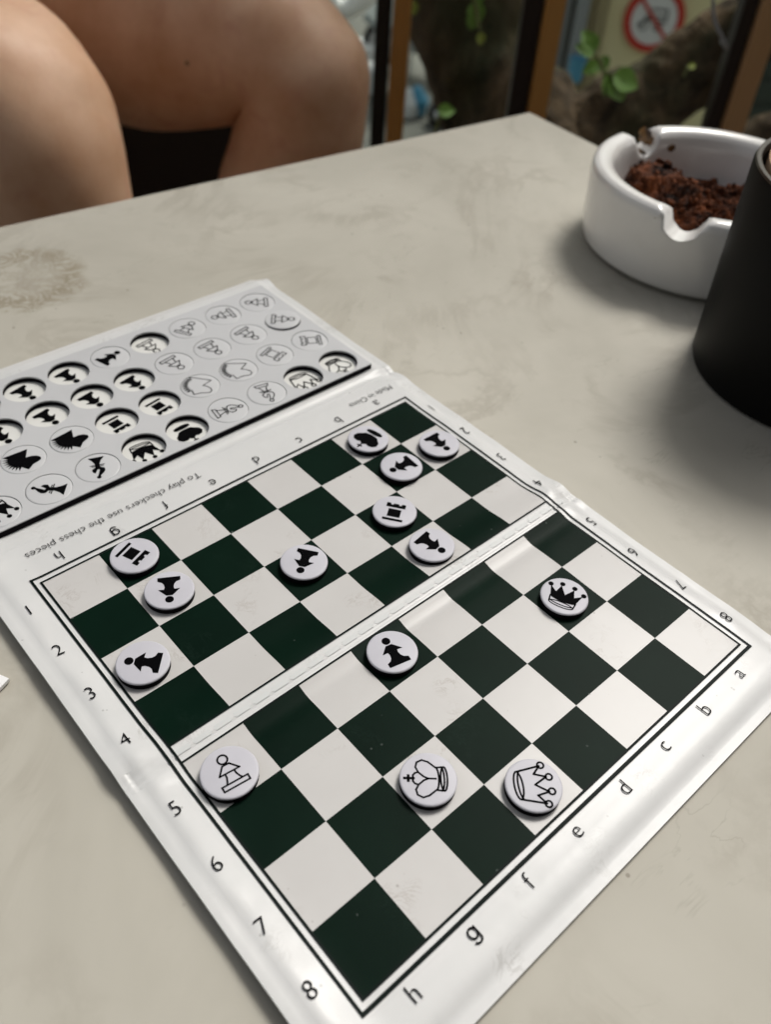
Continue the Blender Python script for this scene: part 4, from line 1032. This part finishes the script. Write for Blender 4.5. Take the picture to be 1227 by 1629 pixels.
bm_obj('wooden_insert', lathe_bm([(0, CH - 0.48 * U), (CR * 0.94, CH - 0.48 * U), (CR * 0.94, CH + 0.02 * U), (CR * 0.92, CH + 0.06 * U), (0, CH + 0.06 * U)], 64), m_cork, cup, autos=40)

# ------------------------------------------------------------------ paper at the left edge
pc = Vector((-1.18 * U, -1.39 * U, 0)); da = Vector((-0.43, 0.90, 0)).normalized() * 0.07; db = Vector((-0.92, -0.40, 0)).normalized() * 0.10
bm = bmesh.new(); vv = []
for z in (0.0006, 0.0016):
    vv.append([bm.verts.new(p + Vector((0, 0, z))) for p in (pc, pc + da, pc + da + db, pc + db)])
bm.faces.new(vv[0]); bm.faces.new(vv[1])
for k in range(4): bm.faces.new((vv[0][k], vv[0][(k + 1) % 4], vv[1][(k + 1) % 4], vv[1][k]))
bmesh.ops.recalc_face_normals(bm, faces=bm.faces)
tag(bm_obj('paper_card', bm, m_paper), 'white paper card of which one corner enters at the left', 'card')

# ------------------------------------------------------------------ person seated across the table
def skin_obj(name, joints, edges, mat, parent, lv=2):
    names_ = list(joints); idx = {n: i for i, n in enumerate(names_)}
    me = mesh(name, [joints[n][0] for n in names_], []); me.clear_geometry()
    me.from_pydata([joints[n][0] for n in names_], [(idx[a], idx[b]) for a, b in edges], []); me.update()
    o = bpy.data.objects.new(name, me); COL.objects.link(o)
    sk = o.modifiers.new('s', 'SKIN'); sk.use_smooth_shade = True; sk.branch_smoothing = 0.6
    for i, n in enumerate(names_):
        r = joints[n][1]; me.skin_vertices[0].data[i].radius = r if isinstance(r, tuple) else (r, r)
    me.skin_vertices[0].data[0].use_root = True
    sb = o.modifiers.new('d', 'SUBSURF'); sb.levels = lv; sb.render_levels = lv
    bpy.context.view_layer.update()
    m2 = bpy.data.meshes.new_from_object(o.evaluated_get(bpy.context.evaluated_depsgraph_get()))
    bpy.data.objects.remove(o)
    m2.materials.clear(); m2.materials.append(mat)
    m2.polygons.foreach_set('use_smooth', [True] * len(m2.polygons))
    o = bpy.data.objects.new(name, m2); COL.objects.link(o)
    o.parent = parent; o.matrix_parent_inverse = Matrix.Translation(-Vector(parent.location)); return o
per = empty('person', (0.17, 0.74, ZF)); tag(per, 'person in black shorts sitting across the table with bare knees', 'person')
KA, KB = Vector((0.153, 0.335, -0.004)), Vector((0.379, 0.372, -0.026))
J = {'pelvis': ((0.165, 0.76, 0.03), 0.105), 'waist': ((0.165, 0.78, 0.18), 0.10), 'chest': ((0.165, 0.78, 0.36), 0.13), 'neck0': ((0.165, 0.775, 0.47), 0.065), 'neck': ((0.165, 0.76, 0.52), 0.052),
     'head0': ((0.165, 0.745, 0.56), 0.065), 'head1': ((0.165, 0.74, 0.63), 0.085), 'head2': ((0.165, 0.75, 0.71), 0.07)}
ED = [('pelvis', 'waist'), ('waist', 'chest'), ('chest', 'neck0'), ('neck0', 'neck'), ('neck', 'head0'), ('head0', 'head1'), ('head1', 'head2')]
def leg(tg, hip, knee, foot, thr, kr):
    hip, knee, foot = Vector(hip), Vector(knee), Vector(foot)
    d = (knee - hip)
    J[tg + 'h'] = (tuple(hip), 0.10); J[tg + 't1'] = (tuple(hip + d * 0.35), thr); J[tg + 't2'] = (tuple(hip + d * 0.72), thr * 0.86); J[tg + 'k0'] = (tuple(hip + d * 0.93), kr)
    J[tg + 'k'] = (tuple(knee + Vector((0, 0, -0.012))), kr * 1.0)
    s = foot - knee
    J[tg + 'k1'] = (tuple(knee + s * 0.13), kr * 0.92); J[tg + 'c'] = (tuple(knee + s * 0.34 - d.normalized() * 0.012), kr * 0.95); J[tg + 'c2'] = (tuple(knee + s * 0.65), kr * 0.7)
    J[tg + 'a'] = (tuple(foot + Vector((0, 0, 0.08))), 0.036); J[tg + 'he'] = (tuple(foot + Vector((0, 0, 0.035))), 0.034)
    fd = Vector((d.x, d.y, 0)).normalized()
    J[tg + 'f1'] = (tuple(foot + fd * 0.09 + Vector((0, 0, 0.028))), (0.036, 0.026)); J[tg + 'f2'] = (tuple(foot + fd * 0.16 + Vector((0, 0, 0.018))), (0.036, 0.016))
    ED.extend([('pelvis', tg + 'h'), (tg + 'h', tg + 't1'), (tg + 't1', tg + 't2'), (tg + 't2', tg + 'k0'), (tg + 'k0', tg + 'k'), (tg + 'k', tg + 'k1'), (tg + 'k1', tg + 'c'), (tg + 'c', tg + 'c2'), (tg + 'c2', tg + 'a'), (tg + 'a', tg + 'he'), (tg + 'he', tg + 'f1'), (tg + 'f1', tg + 'f2')])
leg('A', (0.07, 0.735, 0.02), KA, (0.165, 0.33, ZF), 0.078, 0.056)
leg('B', (0.215, 0.74, -0.01), KB, (0.35, 0.46, ZF), 0.100, 0.060)
def arm(tg, s):
    sh = Vector((0.165 + s * 0.17, 0.775, 0.45)); el = Vector((0.165 + s * 0.25, 0.70, 0.20)); wr = Vector((0.165 + s * 0.09, 0.58, 0.17))
    J[tg + 's'] = (tuple(sh), 0.052); J[tg + 'u'] = (tuple((sh + el) / 2), 0.043); J[tg + 'e'] = (tuple(el), 0.037); J[tg + 'f'] = (tuple(el.lerp(wr, 0.4)), 0.037); J[tg + 'w'] = (tuple(wr), 0.026)
    pd = (wr - el).normalized(); sd_ = pd.cross(Vector((0, 0, 1))).normalized()
    J[tg + 'p'] = (tuple(wr + pd * 0.05), (0.032, 0.016))
    ED.extend([('chest', tg + 's'), (tg + 's', tg + 'u'), (tg + 'u', tg + 'e'), (tg + 'e', tg + 'f'), (tg + 'f', tg + 'w'), (tg + 'w', tg + 'p')])
    for n_, (o_, ln) in enumerate(((-0.026, 0.058), (-0.009, 0.072), (0.009, 0.068), (0.026, 0.05))):
        b = wr + pd * 0.085 + sd_ * o_
        J[tg + 'g%d' % n_] = (tuple(b), 0.0095); J[tg + 'm%d' % n_] = (tuple(b + pd * ln * 0.5 + Vector((0, 0, -0.006))), 0.0085); J[tg + 'n%d' % n_] = (tuple(b + pd * ln * 0.9 + Vector((0, 0, -0.022))), 0.007)
        ED.extend([(tg + 'p', tg + 'g%d' % n_), (tg + 'g%d' % n_, tg + 'm%d' % n_), (tg + 'm%d' % n_, tg + 'n%d' % n_)])
    tb = wr + pd * 0.03 - sd_ * 0.035 * s
    J[tg + 'x'] = (tuple(tb), 0.011); J[tg + 'y'] = (tuple(tb + pd * 0.04 - sd_ * 0.014 * s), 0.009); ED.extend([(tg + 'w', tg + 'x'), (tg + 'x', tg + 'y')])
arm('L', -1); arm('R', 1)
bdy = skin_obj('body', J, ED, m_skin, per, 3)
bdy.data.update()
nrm = [v.normal.copy() for v in bdy.data.vertices]
for v, n_ in zip(bdy.data.vertices, nrm):
    if v.co.z < 0.2 and v.co.y < 0.7:
        v.co += n_ * (0.0045 * noise.noise(v.co * 15) + 0.0022 * noise.noise(v.co * 38))
# head details: hair, nose, ears, eyes
def blob(name, c, r, mat, k=0.0):
    b = bmesh.new(); bmesh.ops.create_uvsphere(b, u_segments=24, v_segments=16, radius=1)
    for v in b.verts:
        q = 1 + k * noise.noise(v.co * 3); v.co = Vector((v.co.x * r[0] * q, v.co.y * r[1] * q, v.co.z * r[2] * q)) + Vector(c)
    return cpart(per, name, b, mat, True)
blob('hair', (0.165, 0.775, 0.695), (0.092, 0.095, 0.085), m_hair, 0.1)
blob('nose', (0.165, 0.655, 0.625), (0.013, 0.02, 0.022), m_skin); blob('mouth', (0.165, 0.665, 0.585), (0.024, 0.01, 0.007), m_red)
for s in (-1, 1): blob('ear', (0.165 + s * 0.083, 0.75, 0.63), (0.01, 0.02, 0.03), m_skin); blob('eye', (0.165 + s * 0.03, 0.668, 0.65), (0.013, 0.01, 0.009), m_white); blob('pupil', (0.165 + s * 0.03, 0.6595, 0.65), (0.005, 0.004, 0.005), m_hair)
SJ = {k: (J[k][0], (J[k][1] if not isinstance(J[k][1], tuple) else J[k][1][0]) + 0.018) for k in ('pelvis', 'waist', 'Ah', 'Bh')}
for tg in 'AB':
    h_, t_ = Vector(J[tg + 'h'][0]), Vector(J[tg + 't1'][0])
    SJ[tg + 't1'] = (tuple(h_.lerp(t_, 0.75)), 0.102)
skin_obj('shorts', SJ, [('pelvis', 'waist'), ('pelvis', 'Ah'), ('Ah', 'At1'), ('pelvis', 'Bh'), ('Bh', 'Bt1')], m_shorts, per, 2)
TJ = {k: (J[k][0], (J[k][1] if not isinstance(J[k][1], tuple) else J[k][1][0]) + 0.016) for k in ('chest', 'waist', 'pelvis', 'neck0', 'Ls', 'Lu', 'Rs', 'Ru')}
TJ['pelvis'] = ((0.165, 0.765, 0.09), 0.125)
skin_obj('shirt', TJ, [('chest', 'waist'), ('waist', 'pelvis'), ('chest', 'neck0'), ('chest', 'Ls'), ('Ls', 'Lu'), ('chest', 'Rs'), ('Rs', 'Ru')], m_shirt, per, 2)
ben = empty('wooden_bench', (0.1, 0.76, ZF)); tag(ben, 'wooden bench under the seated person, its black front standing in for shade', 'bench')
cpart(ben, 'seat', poly_prism([(-0.33, 0.59), (0.52, 0.59), (0.43, 0.68), (0.43, 0.93), (-0.33, 0.93)], -0.11, -0.08), m_darkwood)
cpart(ben, 'shade_panel', box_bm(0.835, 0.02, 0.385, (0.0975, 0.61, -0.3045), 0.003), m_darkwood)  # dark sheet painting in the shadow between the shins
for x in (-0.30, 0.42):
    cpart(ben, 'side_panel', box_bm(0.02, 0.24, 0.385, (x, 0.795, -0.3045), 0.003), m_darkwood)
